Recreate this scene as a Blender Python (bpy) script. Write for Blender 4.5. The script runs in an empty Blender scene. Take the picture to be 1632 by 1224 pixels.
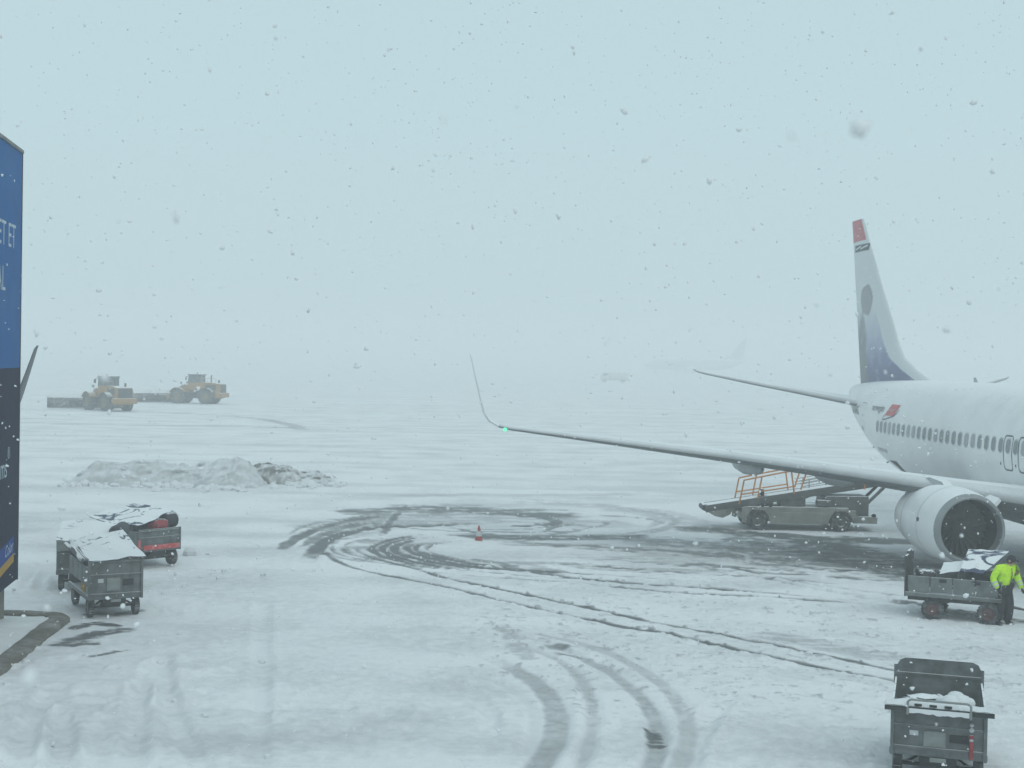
import bpy, bmesh, math, random
import numpy as np
from mathutils import Vector, Matrix, Quaternion
random.seed(7)
R = math.radians
PI = math.pi
S = bpy.context.scene
COL = S.collection

# ------------------------------------------------------------------ camera
CAM_H, FPX, PITCH, ROLL = 5.906, 2200.35, 0.018014, 0.018811
CP, SP, CR, SR = math.cos(PITCH), math.sin(PITCH), math.cos(ROLL), math.sin(ROLL)
cam_d = bpy.data.cameras.new('camera')
cam = bpy.data.objects.new('camera', cam_d)
COL.objects.link(cam)
cam_d.sensor_width = 36.0
cam_d.lens = 36.0 * FPX / 1632.0
cam_d.clip_start = 0.05
cam_d.clip_end = 4000
cam_d.dof.use_dof = True
cam_d.dof.focus_distance = 38.0
cam_d.dof.aperture_fstop = 5.0
_f = Vector((0, CP, -SP)); _u = Vector((0, SP, CP)); _r = Vector((1, 0, 0))
_R = _r * CR + _u * SR
_U = -_r * SR + _u * CR
cam.matrix_world = Matrix(((_R.x, _U.x, -_f.x, 0), (_R.y, _U.y, -_f.y, 0), (_R.z, _U.z, -_f.z, CAM_H), (0, 0, 0, 1)))
S.camera = cam

# ------------------------------------------------------------------ sky, sun, exposure
W = bpy.data.worlds.new('World'); S.world = W; W.use_nodes = True
nt = W.node_tree; nt.nodes.clear()
sky = nt.nodes.new('ShaderNodeTexSky'); sky.sky_type = 'NISHITA'; sky.sun_disc = False
sky.sun_elevation = R(52); sky.sun_rotation = R(150); sky.dust_density = 4; sky.air_density = 1.5
mix = nt.nodes.new('ShaderNodeMix'); mix.data_type = 'RGBA'
mix.inputs['Factor'].default_value = 0.93
mix.inputs['B'].default_value = (5.38, 7.1, 7.65, 1)          # flat overcast cloud deck
bg = nt.nodes.new('ShaderNodeBackground'); bg.inputs['Strength'].default_value = 0.1
wo = nt.nodes.new('ShaderNodeOutputWorld')
nt.links.new(sky.outputs[0], mix.inputs['A']); nt.links.new(mix.outputs['Result'], bg.inputs['Color'])
nt.links.new(bg.outputs[0], wo.inputs[0])
sun_d = bpy.data.lights.new('sun', 'SUN'); sun_d.energy = 0.6; sun_d.angle = R(70); sun_d.color = (1, .97, .92)
sun = bpy.data.objects.new('sun', sun_d); COL.objects.link(sun)
_sd = Vector((math.sin(R(150)) * math.cos(R(52)), math.cos(R(150)) * math.cos(R(52)), math.sin(R(52))))
sun.rotation_euler = _sd.to_track_quat('Z', 'Y').to_euler()
S.view_settings.view_transform = 'Standard'; S.view_settings.look = 'None'
S.view_settings.exposure = 0.0; S.view_settings.gamma = 1.0; S.view_settings.use_curve_mapping = False
S.cycles.volume_bounces = 4
S.cycles.max_bounces = 8
S.cycles.use_denoising = True

# ------------------------------------------------------------------ geometry helpers
def ray(px, py):
    ix, iy = px - 816, py - 612
    r = ix * CR + iy * SR; u = ix * SR - iy * CR
    return Vector((r, FPX * CP + u * SP, -FPX * SP + u * CP))
def ground_at(px, py, z=0.0):
    v = ray(px, py); t = (z - CAM_H) / v.z
    return Vector((v.x * t, v.y * t, z))
def at(px, py, Y):
    v = ray(px, py); t = Y / v.y
    return Vector((v.x * t, Y, CAM_H + v.z * t))

class MB:
    """collects shapes, then links them as ONE mesh object"""
    def __init__(s): s.v = []; s.f = []; s.m = []
    def add(s, vs, fs, mat=0, M=None):
        o = len(s.v)
        for p in vs:
            p = Vector(p)
            s.v.append(tuple(M @ p) if M is not None else tuple(p))
        for f in fs: s.f.append(tuple(i + o for i in f)); s.m.append(mat)
        return s
    def box(s, c, d, mat=0, M=None, b=0.0):
        x, y, z = d[0] / 2, d[1] / 2, d[2] / 2
        if b <= 0:
            vs = [(c[0] + i * x, c[1] + j * y, c[2] + k * z) for i in (-1, 1) for j in (-1, 1) for k in (-1, 1)]
            fs = [(0, 1, 3, 2), (4, 6, 7, 5), (0, 4, 5, 1), (2, 3, 7, 6), (0, 2, 6, 4), (1, 5, 7, 3)]
            return s.add(vs, fs, mat, M)
        bm = bmesh.new(); bmesh.ops.create_cube(bm, size=1)
        for v in bm.verts: v.co = Vector((v.co.x * 2 * x, v.co.y * 2 * y, v.co.z * 2 * z))
        bmesh.ops.bevel(bm, geom=bm.edges[:], offset=min(b, .45 * min(d)), segments=2, profile=.6, affect='EDGES')
        vs = [v.co + Vector(c) for v in bm.verts]; fs = [[v.index for v in f.verts] for f in bm.faces]
        bm.free(); return s.add(vs, fs, mat, M)
    def cyl(s, p0, p1, r0, r1=None, n=14, mat=0, M=None, caps=True):
        r1 = r0 if r1 is None else r1
        p0, p1 = Vector(p0), Vector(p1); a = (p1 - p0).normalized()
        q = Vector((0, 0, 1)) if abs(a.z) < .9 else Vector((1, 0, 0))
        e1 = a.cross(q).normalized(); e2 = a.cross(e1)
        vs = []
        for p, r in ((p0, r0), (p1, r1)):
            for k in range(n):
                t = 2 * PI * k / n; vs.append(p + (e1 * math.cos(t) + e2 * math.sin(t)) * r)
        fs = [(k, (k + 1) % n, n + (k + 1) % n, n + k) for k in range(n)]
        if caps: fs += [tuple(range(n - 1, -1, -1)), tuple(range(n, 2 * n))]
        return s.add(vs, fs, mat, M)
    def tube(s, pts, r, n=6, mat=0, M=None):
        for a, b in zip(pts[:-1], pts[1:]): s.cyl(a, b, r, None, n, mat, M)
        return s
    def lathe(s, prof, n=40, mat=0, M=None, axis='X', sq=None, close=False):
        """prof: (along, radius); turned about the axis; sq squashes the lower half"""
        vs = []
        for a, r in prof:
            for k in range(n):
                t = 2 * PI * k / n; c, d = r * math.cos(t), r * math.sin(t)
                if sq and d < 0: d *= sq
                vs.append((a, c, d) if axis == 'X' else ((c, a, d) if axis == 'Y' else (c, d, a)))
        fs = []
        for i in range(len(prof) - 1):
            for k in range(n):
                a, b = i * n + k, i * n + (k + 1) % n
                fs.append((a, b, b + n, a + n))
        return s.add(vs, fs, mat, M)
    def loft(s, rings, mat=0, M=None, caps=True, closed=True):
        n = len(rings[0]); vs = [p for r in rings for p in r]; fs = []
        for i in range(len(rings) - 1):
            for k in range(n if closed else n - 1):
                a, b = i * n + k, i * n + (k + 1) % n
                fs.append((a, b, b + n, a + n))
        if caps:
            fs += [tuple(range(n - 1, -1, -1)), tuple(range((len(rings) - 1) * n, len(rings) * n))]
        return s.add(vs, fs, mat, M)
    def prism(s, poly, y0, y1, mat=0, M=None):
        """poly in x,z pushed along y"""
        n = len(poly)
        vs = [(p[0], y0, p[1]) for p in poly] + [(p[0], y1, p[1]) for p in poly]
        fs = [(k, (k + 1) % n, n + (k + 1) % n, n + k) for k in range(n)] + [tuple(range(n - 1, -1, -1)), tuple(range(n, 2 * n))]
        return s.add(vs, fs, mat, M)
    def ball(s, c, r, mat=0, M=None, seg=10, rings=7, jit=0, rnd=None):
        if not hasattr(r, '__len__'): r = (r, r, r)
        vs = [(c[0], c[1], c[2] - r[2])]
        for i in range(1, rings):
            ph = -PI / 2 + PI * i / rings
            for k in range(seg):
                t = 2 * PI * k / seg; j = 1 + (rnd.uniform(-jit, jit) if rnd else 0)
                vs.append((c[0] + r[0] * math.cos(ph) * math.cos(t) * j, c[1] + r[1] * math.cos(ph) * math.sin(t) * j, c[2] + r[2] * math.sin(ph) * j))
        vs.append((c[0], c[1], c[2] + r[2])); fs = []
        L = len(vs) - 1
        for k in range(seg):
            fs.append((0, 1 + (k + 1) % seg, 1 + k)); b = 1 + (rings - 2) * seg
            fs.append((L, b + k, b + (k + 1) % seg))
        for i in range(rings - 2):
            for k in range(seg):
                a = 1 + i * seg + k; b = 1 + i * seg + (k + 1) % seg
                fs.append((a, b, b + seg, a + seg))
        return s.add(vs, fs, mat, M)
    def grid(s, P, mat=0, M=None):
        nr, nc = len(P), len(P[0]); vs = [p for r in P for p in r]
        fs = [(i * nc + j, i * nc + j + 1, (i + 1) * nc + j + 1, (i + 1) * nc + j) for i in range(nr - 1) for j in range(nc - 1)]
        return s.add(vs, fs, mat, M)
    def build(s, name, mats, parent=None, smooth=True, ang=35, fix=True):
        me = bpy.data.meshes.new(name); me.from_pydata(s.v, [], s.f)
        if not isinstance(mats, (list, tuple)): mats = [mats]
        for m in mats: me.materials.append(m)
        me.polygons.foreach_set('material_index', s.m)
        if fix:
            bm = bmesh.new(); bm.from_mesh(me); bmesh.ops.recalc_face_normals(bm, faces=bm.faces[:]); bm.to_mesh(me); bm.free()
        if smooth:
            me.shade_smooth(); me.set_sharp_from_angle(angle=R(ang))
        o = bpy.data.objects.new(name, me); COL.objects.link(o)
        if parent: o.parent = parent
        return o

def tag(o, label, cat, group=None, kind=None):
    if label: o['label'] = label
    if cat: o['category'] = cat
    if group: o['group'] = group
    if kind: o['kind'] = kind
    return o
def thing(name, label, cat, loc=(0, 0, 0), rz=0, group=None):
    o = bpy.data.objects.new(name, None); COL.objects.link(o)
    o.location = loc; o.rotation_euler = (0, 0, rz); o.empty_display_size = .3
    return tag(o, label, cat, group)
def copy_tree(o, parent=None, skip=()):
    c = o.copy(); COL.objects.link(c); c.parent = parent
    for ch in list(o.children):
        if ch.name.split('.')[0] in skip: continue
        copy_tree(ch, c, skip)
    return c
def text_mesh(txt, size=1.0, shear=0.0, space=1.0, align='LEFT'):
    cu = bpy.data.curves.new('lettering', 'FONT'); cu.body = txt; cu.size = size; cu.shear = shear
    cu.space_character = space; cu.align_x = align; cu.resolution_u = 3
    ob = bpy.data.objects.new('lettering', cu); COL.objects.link(ob)
    dg = bpy.context.evaluated_depsgraph_get(); dg.update()
    me = bpy.data.meshes.new_from_object(ob.evaluated_get(dg))
    vs = [v.co.copy() for v in me.vertices]; fs = [tuple(p.vertices) for p in me.polygons]
    bpy.data.objects.remove(ob); bpy.data.curves.remove(cu); bpy.data.meshes.remove(me)
    return vs, fs

# ------------------------------------------------------------------ materials
def mat(name, col, rough=.6, metal=0, var=.12, scale=6.0, snow=0.0, snow_scale=9.0, snow_noise=.9, dirt=None, dirt_amt=0.0, dirt_scale=2.5, spec=.5, bump=0.0, wrinkle=0.0):
    """colour with grain; optional dirt patches; optional snow lying where the surface faces up"""
    m = bpy.data.materials.new(name); m.use_nodes = True; t = m.node_tree; N = t.nodes; L = t.links
    b = N['Principled BSDF']; b.inputs['Roughness'].default_value = rough; b.inputs['Metallic'].default_value = metal
    b.inputs['Specular IOR Level'].default_value = spec
    tc = N.new('ShaderNodeTexCoord')
    n1 = N.new('ShaderNodeTexNoise'); n1.inputs['Scale'].default_value = scale; n1.inputs['Detail'].default_value = 6
    L.new(tc.outputs['Object'], n1.inputs['Vector'])
    mr = N.new('ShaderNodeMapRange'); mr.inputs['From Min'].default_value = .3; mr.inputs['From Max'].default_value = .7
    mr.inputs['To Min'].default_value = 1 - var; mr.inputs['To Max'].default_value = 1 + var
    L.new(n1.outputs['Fac'], mr.inputs['Value'])
    mul = N.new('ShaderNodeMix'); mul.data_type = 'RGBA'; mul.blend_type = 'MULTIPLY'; mul.inputs['Factor'].default_value = 1
    mul.inputs['A'].default_value = (*col, 1); L.new(mr.outputs[0], mul.inputs['B'])
    cur = mul.outputs['Result']
    if dirt:
        n2 = N.new('ShaderNodeTexNoise'); n2.inputs['Scale'].default_value = dirt_scale; n2.inputs['Detail'].default_value = 8
        n2.inputs['Roughness'].default_value = .65
        L.new(tc.outputs['Object'], n2.inputs['Vector'])
        m2 = N.new('ShaderNodeMapRange'); m2.inputs['From Min'].default_value = .45; m2.inputs['From Max'].default_value = .68
        m2.inputs['To Max'].default_value = dirt_amt; L.new(n2.outputs['Fac'], m2.inputs['Value'])
        mx = N.new('ShaderNodeMix'); mx.data_type = 'RGBA'; mx.inputs['B'].default_value = (*dirt, 1)
        L.new(m2.outputs[0], mx.inputs['Factor']); L.new(cur, mx.inputs['A']); cur = mx.outputs['Result']
    if snow > 0:
        g = N.new('ShaderNodeNewGeometry'); sx = N.new('ShaderNodeSeparateXYZ'); L.new(g.outputs['Normal'], sx.inputs[0])
        n3 = N.new('ShaderNodeTexNoise'); n3.inputs['Scale'].default_value = snow_scale; n3.inputs['Detail'].default_value = 7
        n3.inputs['Roughness'].default_value = .7
        L.new(tc.outputs['Object'], n3.inputs['Vector'])
        ad = N.new('ShaderNodeMath'); ad.operation = 'MULTIPLY_ADD'; ad.inputs[1].default_value = snow_noise
        L.new(n3.outputs['Fac'], ad.inputs[0]); L.new(sx.outputs['Z'], ad.inputs[2])
        m3 = N.new('ShaderNodeMapRange'); m3.inputs['From Min'].default_value = .97 + .5 * snow_noise - .55 * snow; m3.inputs['From Max'].default_value = 1.13 + .5 * snow_noise - .5 * snow + (.25 if snow_noise < .5 else 0)
        L.new(ad.outputs[0], m3.inputs['Value'])
        if wrinkle > 0:            # creases where the snow has slid off
            nw = N.new('ShaderNodeTexNoise'); nw.inputs['Scale'].default_value = 1.0; nw.inputs['Detail'].default_value = 1; nw.inputs['Distortion'].default_value = 1.4
            mpw = N.new('ShaderNodeMapping'); mpw.inputs['Scale'].default_value = (1.3, .55, 1); mpw.inputs['Rotation'].default_value = (0, 0, .5)
            L.new(tc.outputs['Object'], mpw.inputs[0]); L.new(mpw.outputs[0], nw.inputs['Vector'])
            q1 = N.new('ShaderNodeMath'); q1.operation = 'SUBTRACT'; q1.inputs[1].default_value = .5; L.new(nw.outputs['Fac'], q1.inputs[0])
            q2 = N.new('ShaderNodeMath'); q2.operation = 'ABSOLUTE'; L.new(q1.outputs[0], q2.inputs[0])
            nb_ = N.new('ShaderNodeTexNoise'); nb_.inputs['Scale'].default_value = 1.1; nb_.inputs['Detail'].default_value = 2; L.new(tc.outputs['Object'], nb_.inputs['Vector'])
            qm = N.new('ShaderNodeMapRange'); qm.inputs['From Min'].default_value = .50 - .05 * wrinkle; qm.inputs['From Max'].default_value = .36 - .05 * wrinkle; qm.inputs['To Max'].default_value = .25; L.new(nb_.outputs['Fac'], qm.inputs['Value'])
            qa = N.new('ShaderNodeMath'); L.new(q2.outputs[0], qa.inputs[0]); L.new(qm.outputs[0], qa.inputs[1]); q2 = qa
            q3 = N.new('ShaderNodeMath'); q3.operation = 'MULTIPLY_ADD'; q3.inputs[1].default_value = .22; L.new(n3.outputs['Fac'], q3.inputs[0]); L.new(q2.outputs[0], q3.inputs[2])
            q4 = N.new('ShaderNodeMapRange'); q4.inputs['From Min'].default_value = .095 + .02 * wrinkle; q4.inputs['From Max'].default_value = .115 + .03 * wrinkle; L.new(q3.outputs[0], q4.inputs['Value'])
            q5 = N.new('ShaderNodeMath'); q5.operation = 'MULTIPLY'; L.new(m3.outputs[0], q5.inputs[0]); L.new(q4.outputs[0], q5.inputs[1]); m3 = q5
        ms = N.new('ShaderNodeMix'); ms.data_type = 'RGBA'; ms.inputs['B'].default_value = (.80, .82, .83, 1)
        L.new(m3.outputs[0], ms.inputs['Factor']); L.new(cur, ms.inputs['A']); cur = ms.outputs['Result']
        mr2 = N.new('ShaderNodeMapRange'); mr2.inputs['To Min'].default_value = rough; mr2.inputs['To Max'].default_value = .9
        L.new(m3.outputs[0], mr2.inputs['Value']); L.new(mr2.outputs[0], b.inputs['Roughness'])
        if metal > 0:
            mr3 = N.new('ShaderNodeMapRange'); mr3.inputs['To Min'].default_value = metal; mr3.inputs['To Max'].default_value = 0
            L.new(m3.outputs[0], mr3.inputs['Value']); L.new(mr3.outputs[0], b.inputs['Metallic'])
    L.new(cur, b.inputs['Base Color'])
    if bump > 0:
        bp = N.new('ShaderNodeBump'); bp.inputs['Strength'].default_value = bump; bp.inputs['Distance'].default_value = .02
        L.new(n1.outputs['Fac'], bp.inputs['Height']); L.new(bp.outputs[0], b.inputs['Normal'])
    return m

M = {}
M['white'] = mat('aircraft_white_paint', (.76, .77, .77), .35, var=.03, scale=1.2, dirt=(.55, .57, .57), dirt_amt=.4, dirt_scale=.7, snow=.5, snow_scale=3)
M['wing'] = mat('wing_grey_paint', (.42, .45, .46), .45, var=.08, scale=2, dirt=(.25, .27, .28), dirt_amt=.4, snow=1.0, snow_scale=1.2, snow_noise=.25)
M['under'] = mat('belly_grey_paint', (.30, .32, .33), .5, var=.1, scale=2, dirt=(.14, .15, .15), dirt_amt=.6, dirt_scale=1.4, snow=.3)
M['bare'] = mat('bare_aluminium', (.20, .215, .22), .5, .3, var=.1, scale=2, snow=.6, snow_scale=1.2, snow_noise=.2)
M['lip'] = mat('inlet_lip_metal', (.27, .285, .29), .45, .4, var=.08, scale=5)
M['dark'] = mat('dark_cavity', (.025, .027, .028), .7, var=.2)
M['fan'] = mat('fan_titanium', (.17, .175, .18), .4, .3, var=.2)
M['wing_seam'] = mat('panel_gap', (.22, .23, .24), .6)
M['winshade'] = mat('cabin_window_shade', (.30, .32, .33), .3, var=.1, scale=14)
M['winpane'] = mat('cabin_window_acrylic', (.16, .19, .20), .15, var=.1, scale=14)
M['seal'] = mat('door_outline_paint', (.07, .09, .10), .6)
M['red'] = mat('red_paint', (.52, .05, .05), .45, var=.15, dirt=(.6, .55, .55), dirt_amt=.35, dirt_scale=9)
M['letter'] = mat('grey_lettering', (.11, .12, .13), .6)
M['letter_white'] = mat('white_lettering', (.6, .62, .63), .6)
M['tyre'] = mat('tyre_rubber', (.03, .03, .032), .85, var=.3, scale=12, dirt=(.3, .32, .33), dirt_amt=.55, dirt_scale=7, snow=.35)
M['hub'] = mat('wheel_hub', (.22, .23, .23), .55, .3, dirt=(.08, .08, .08), dirt_amt=.6, dirt_scale=8)
M['hub_dirty'] = mat('dirty_yellow_hub', (.20, .15, .08), .6, var=.2, dirt=(.09, .09, .085), dirt_amt=.8, dirt_scale=3)
M['hub_red'] = mat('red_wheel_hub', (.11, .05, .045), .6, var=.25, dirt=(.1, .09, .09), dirt_amt=.7, dirt_scale=9)
M['snow'] = mat('settled_snow', (.70, .72, .73), .92, var=.05, scale=5, bump=.4)
M['cart'] = mat('galvanised_cart_steel', (.15, .165, .167), .55, .2, var=.25, scale=5, dirt=(.06, .063, .062), dirt_amt=.9, dirt_scale=1.9, snow=.5)
M['cart_light'] = mat('galvanised_plate_clean', (.25, .27, .265), .5, .25, var=.15, scale=7, dirt=(.14, .14, .13), dirt_amt=.6, dirt_scale=4)
M['cart_dark'] = mat('black_steel', (.035, .038, .04), .6, .2, var=.25, scale=7, dirt=(.1, .105, .1), dirt_amt=.5, snow=.55)
M['tarp'] = mat('cart_cover_tarpaulin', (.06, .072, .085), .6, var=.2, scale=7, snow=.75, snow_scale=2.2, wrinkle=.25)
M['tarp_thin'] = mat('cart_cover_thin_snow', (.04, .055, .11), .6, var=.2, scale=7, snow=.60, snow_scale=2.2, wrinkle=1.3)
M['roll'] = mat('rolled_dark_fabric', (.03, .033, .04), .7, var=.3, scale=9, bump=.4)
M['bag'] = mat('black_bag_nylon', (.025, .027, .032), .65, var=.3, scale=9, snow=.35, bump=.3)
M['bag_red'] = mat('red_bag_nylon', (.30, .045, .05), .65, var=.25, scale=9, snow=.3, bump=.3)
M['yellow'] = mat('loader_yellow', (.33, .17, .045), .6, var=.2, scale=2, dirt=(.25, .17, .08), dirt_amt=.6, dirt_scale=1.2, snow=.4)
M['glass'] = mat('cab_glass', (.10, .13, .14), .08, var=.05)
M['plow'] = mat('plough_steel', (.055, .06, .065), .6, .3, var=.3, scale=2, dirt=(.55, .57, .58), dirt_amt=.6, dirt_scale=1.1, snow=.9)
M['rail'] = mat('orange_rail_paint', (.55, .22, .06), .5, var=.2, scale=10)
M['gse'] = mat('belt_loader_paint', (.27, .265, .24), .6, var=.15, scale=3, dirt=(.10, .105, .095), dirt_amt=.8, dirt_scale=1.6, snow=.75, snow_scale=4)
M['gse_dark'] = mat('belt_loader_frame', (.085, .09, .088), .65, var=.25, scale=4, dirt=(.2, .2, .19), dirt_amt=.4, snow=.55)
M['belt'] = mat('conveyor_rubber', (.04, .042, .043), .8, var=.2, snow=1.0)
M['blue'] = mat('blue_poster', (.014, .11, .32), .8, spec=.1, var=.10, scale=1.5, dirt=(.05, .16, .33), dirt_amt=.5, dirt_scale=.5)
M['navy'] = mat('navy_poster', (.007, .012, .042), .8, spec=.1, var=.2, scale=2, dirt=(.03, .036, .05), dirt_amt=.5, dirt_scale=5)
M['band_blue'] = mat('poster_blue_band', (.02, .06, .26), .8, spec=.1)
M['band_yellow'] = mat('poster_yellow_band', (.42, .26, .06), .8, spec=.1)
M['poster_text'] = mat('poster_lettering', (.42, .50, .55), .6, var=.1)
M['stone'] = mat('beige_concrete', (.20, .185, .155), .8, var=.2, scale=8, dirt=(.09, .085, .075), dirt_amt=.7, dirt_scale=3, bump=.3)
M['kerb'] = mat('kerb_stone', (.14, .125, .105), .85, var=.25, scale=7, dirt=(.42, .43, .43), dirt_amt=.45, dirt_scale=1.6, bump=.4)
M['cone'] = mat('cone_orange', (.34, .055, .045), .6, var=.15)
M['cone_white'] = mat('cone_white_sleeve', (.5, .52, .53), .6)
M['hivis'] = mat('hivis_fabric', (.58, .93, .02), .75, var=.12, scale=14, dirt=(.30, .50, .03), dirt_amt=.4, dirt_scale=8, bump=.6)
M['reflect'] = mat('reflective_tape', (.5, .53, .52), .4, var=.1)
M['trouser'] = mat('work_trousers', (.02, .022, .026), .85, var=.3, scale=14, bump=.4)
M['skin'] = mat('skin', (.45, .27, .20), .6, var=.08)
M['cap'] = mat('cap_fabric', (.018, .02, .024), .85, var=.2)
M['glove'] = mat('glove_fabric', (.02, .02, .022), .8, var=.2)
M['hair'] = mat('dark_hair', (.03, .022, .017), .8, var=.2)
M['grey_wl'] = mat('dark_grey_winglet_paint', (.045, .055, .065), .5, var=.1)
M['truck_wheel'] = mat('haze_faded_tyre', (.28, .29, .29), .9)  # tyre grey lifted so the wheels look faded by haze
M['truck'] = mat('truck_paint', (.58, .59, .59), .6)  # body colour paled for the same painted haze
lamp = bpy.data.materials.new('green_navigation_lamp'); lamp.use_nodes = True
_b = lamp.node_tree.nodes['Principled BSDF']; _b.inputs['Base Color'].default_value = (.1, .6, .4, 1)
_b.inputs['Emission Color'].default_value = (.10, .9, .38, 1); _b.inputs['Emission Strength'].default_value = 1.3

# fin livery: printed colours laid out on the fin itself (object x = metres aft, z = height)
def fin_material():
    m = bpy.data.materials.new('fin_livery'); m.use_nodes = True; t = m.node_tree; N = t.nodes; L = t.links
    b = N['Principled BSDF']; b.inputs['Roughness'].default_value = .4
    tc = N.new('ShaderNodeTexCoord'); sp = N.new('ShaderNodeSeparateXYZ'); L.new(tc.outputs['Object'], sp.inputs[0])
    at_ = N.new('ShaderNodeAttribute'); at_.attribute_name = 'behind_edge'     # metres behind the leading edge
    nz = N.new('ShaderNodeTexNoise'); nz.inputs['Scale'].default_value = 1.6; nz.inputs['Detail'].default_value = 7; nz.inputs['Roughness'].default_value = .65
    L.new(tc.outputs['Object'], nz.inputs['Vector'])
    nf = N.new('ShaderNodeTexNoise'); nf.inputs['Scale'].default_value = 16; nf.inputs['Detail'].default_value = 5
    L.new(tc.outputs['Object'], nf.inputs['Vector'])
    def mth(op, a, b_=None, c=None):
        n = N.new('ShaderNodeMath'); n.operation = op
        for i, q in enumerate((a, b_, c)):
            if q is None: continue
            if isinstance(q, (int, float)): n.inputs[i].default_value = q
            else: L.new(q, n.inputs[i])
        return n.outputs[0]
    def rng(v, a, b_, lo=0, hi=1):
        n = N.new('ShaderNodeMapRange'); n.interpolation_type = 'SMOOTHSTEP'
        n.inputs['From Min'].default_value = a; n.inputs['From Max'].default_value = b_; n.inputs['To Min'].default_value = lo; n.inputs['To Max'].default_value = hi
        L.new(v, n.inputs['Value']); return n.outputs[0]
    def mx(f, A, B):
        n = N.new('ShaderNodeMix'); n.data_type = 'RGBA'
        for k, q in (('Factor', f), ('A', A), ('B', B)):
            if isinstance(q, tuple): n.inputs[k].default_value = (*q, 1)
            else: L.new(q, n.inputs[k])
        return n.outputs['Result']
    x, z, e = sp.outputs['X'], sp.outputs['Z'], at_.outputs['Fac']
    nn = mth('SUBTRACT', nz.outputs['Fac'], .5); nfs = mth('SUBTRACT', nf.outputs['Fac'], .5)
    zj = mth('MULTIPLY_ADD', nn, 1.2, z); ej = mth('MULTIPLY_ADD', nfs, .5, e)
    blue_f = mth('MULTIPLY', mth('MULTIPLY', rng(zj, 8.9, 5.7), rng(ej, 1.05, 1.3)), .9)
    c = mx(blue_f, (.60, .63, .64), mx(rng(zj, 5.0, 7.2), (.04, .045, .16), (.18, .22, .42)))
    def ell(cx, cz, rx, rz, s=.25):
        dx = mth('DIVIDE', mth('SUBTRACT', x, cx), rx); dz = mth('DIVIDE', mth('SUBTRACT', z, cz), rz)
        d = mth('SQRT', mth('ADD', mth('MULTIPLY', dx, dx), mth('MULTIPLY', dz, dz)))
        return rng(mth('MULTIPLY_ADD', nn, .5, d), 1.0, 1 - s)
    c = mx(mth('MULTIPLY', ell(16.35, 8.78, 1.0, .74, .18), .85), c, mx(rng(nfs, -.2, .2), (.26, .265, .28), (.15, .15, .16)))
    c = mx(mth('MULTIPLY', ell(16.95, 6.7, .80, 1.75, .3), .85), c, mx(rng(nfs, -.2, .2), (.33, .34, .36), (.17, .18, .19)))
    rud = rng(mth('MULTIPLY_ADD', nfs, .25, mth('MULTIPLY_ADD', z, -.18, x)), 15.02, 15.18)     # rudder, greyer low down
    c = mx(mth('MULTIPLY', mth('MULTIPLY', rud, rng(zj, 8.6, 6.6)), .7), c, (.17, .18, .175))
    streak = rng(mth('MULTIPLY_ADD', nfs, .8, nz.outputs['Fac']), .62, .72)
    c = mx(mth('MULTIPLY', streak, .45), c, (.72, .74, .75))
    redf = mth('MULTIPLY', rng(z, 11.44, 11.46), rng(e, .16, .2))
    c = mx(redf, c, mx(rng(nfs, -.1, .35), (.46, .05, .06), (.55, .30, .30)))
    L.new(c, b.inputs['Base Color'])
    return m
M['fin'] = fin_material()

# ------------------------------------------------------------------ value noise (numpy) for the ground relief
def _hash(ix, iy, s):
    h = (ix.astype(np.int64) * 374761393 + iy.astype(np.int64) * 668265263 + s * 974711) & 0xffffffff
    h = ((h ^ (h >> 13)) * 1274126177) & 0xffffffff
    return ((h ^ (h >> 16)) & 0xffff) / 65535.0
def vn(x, y, s=0):
    ix = np.floor(x); iy = np.floor(y); fx = x - ix; fy = y - iy
    fx = fx * fx * (3 - 2 * fx); fy = fy * fy * (3 - 2 * fy)
    a = _hash(ix, iy, s); b = _hash(ix + 1, iy, s); c = _hash(ix, iy + 1, s); d = _hash(ix + 1, iy + 1, s)
    return (a + (b - a) * fx) * (1 - fy) + (c + (d - c) * fx) * fy
def fbm(x, y, s=0, o=4, g=.5):
    r = 0; a = 1; t = 0
    for k in range(o):
        r = r + a * vn(x * 2 ** k, y * 2 ** k, s + k * 17); t += a; a *= g
    return r / t
def sstep(a, b, x):
    t = np.clip((x - a) / (b - a), 0, 1); return t * t * (3 - 2 * t)

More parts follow.
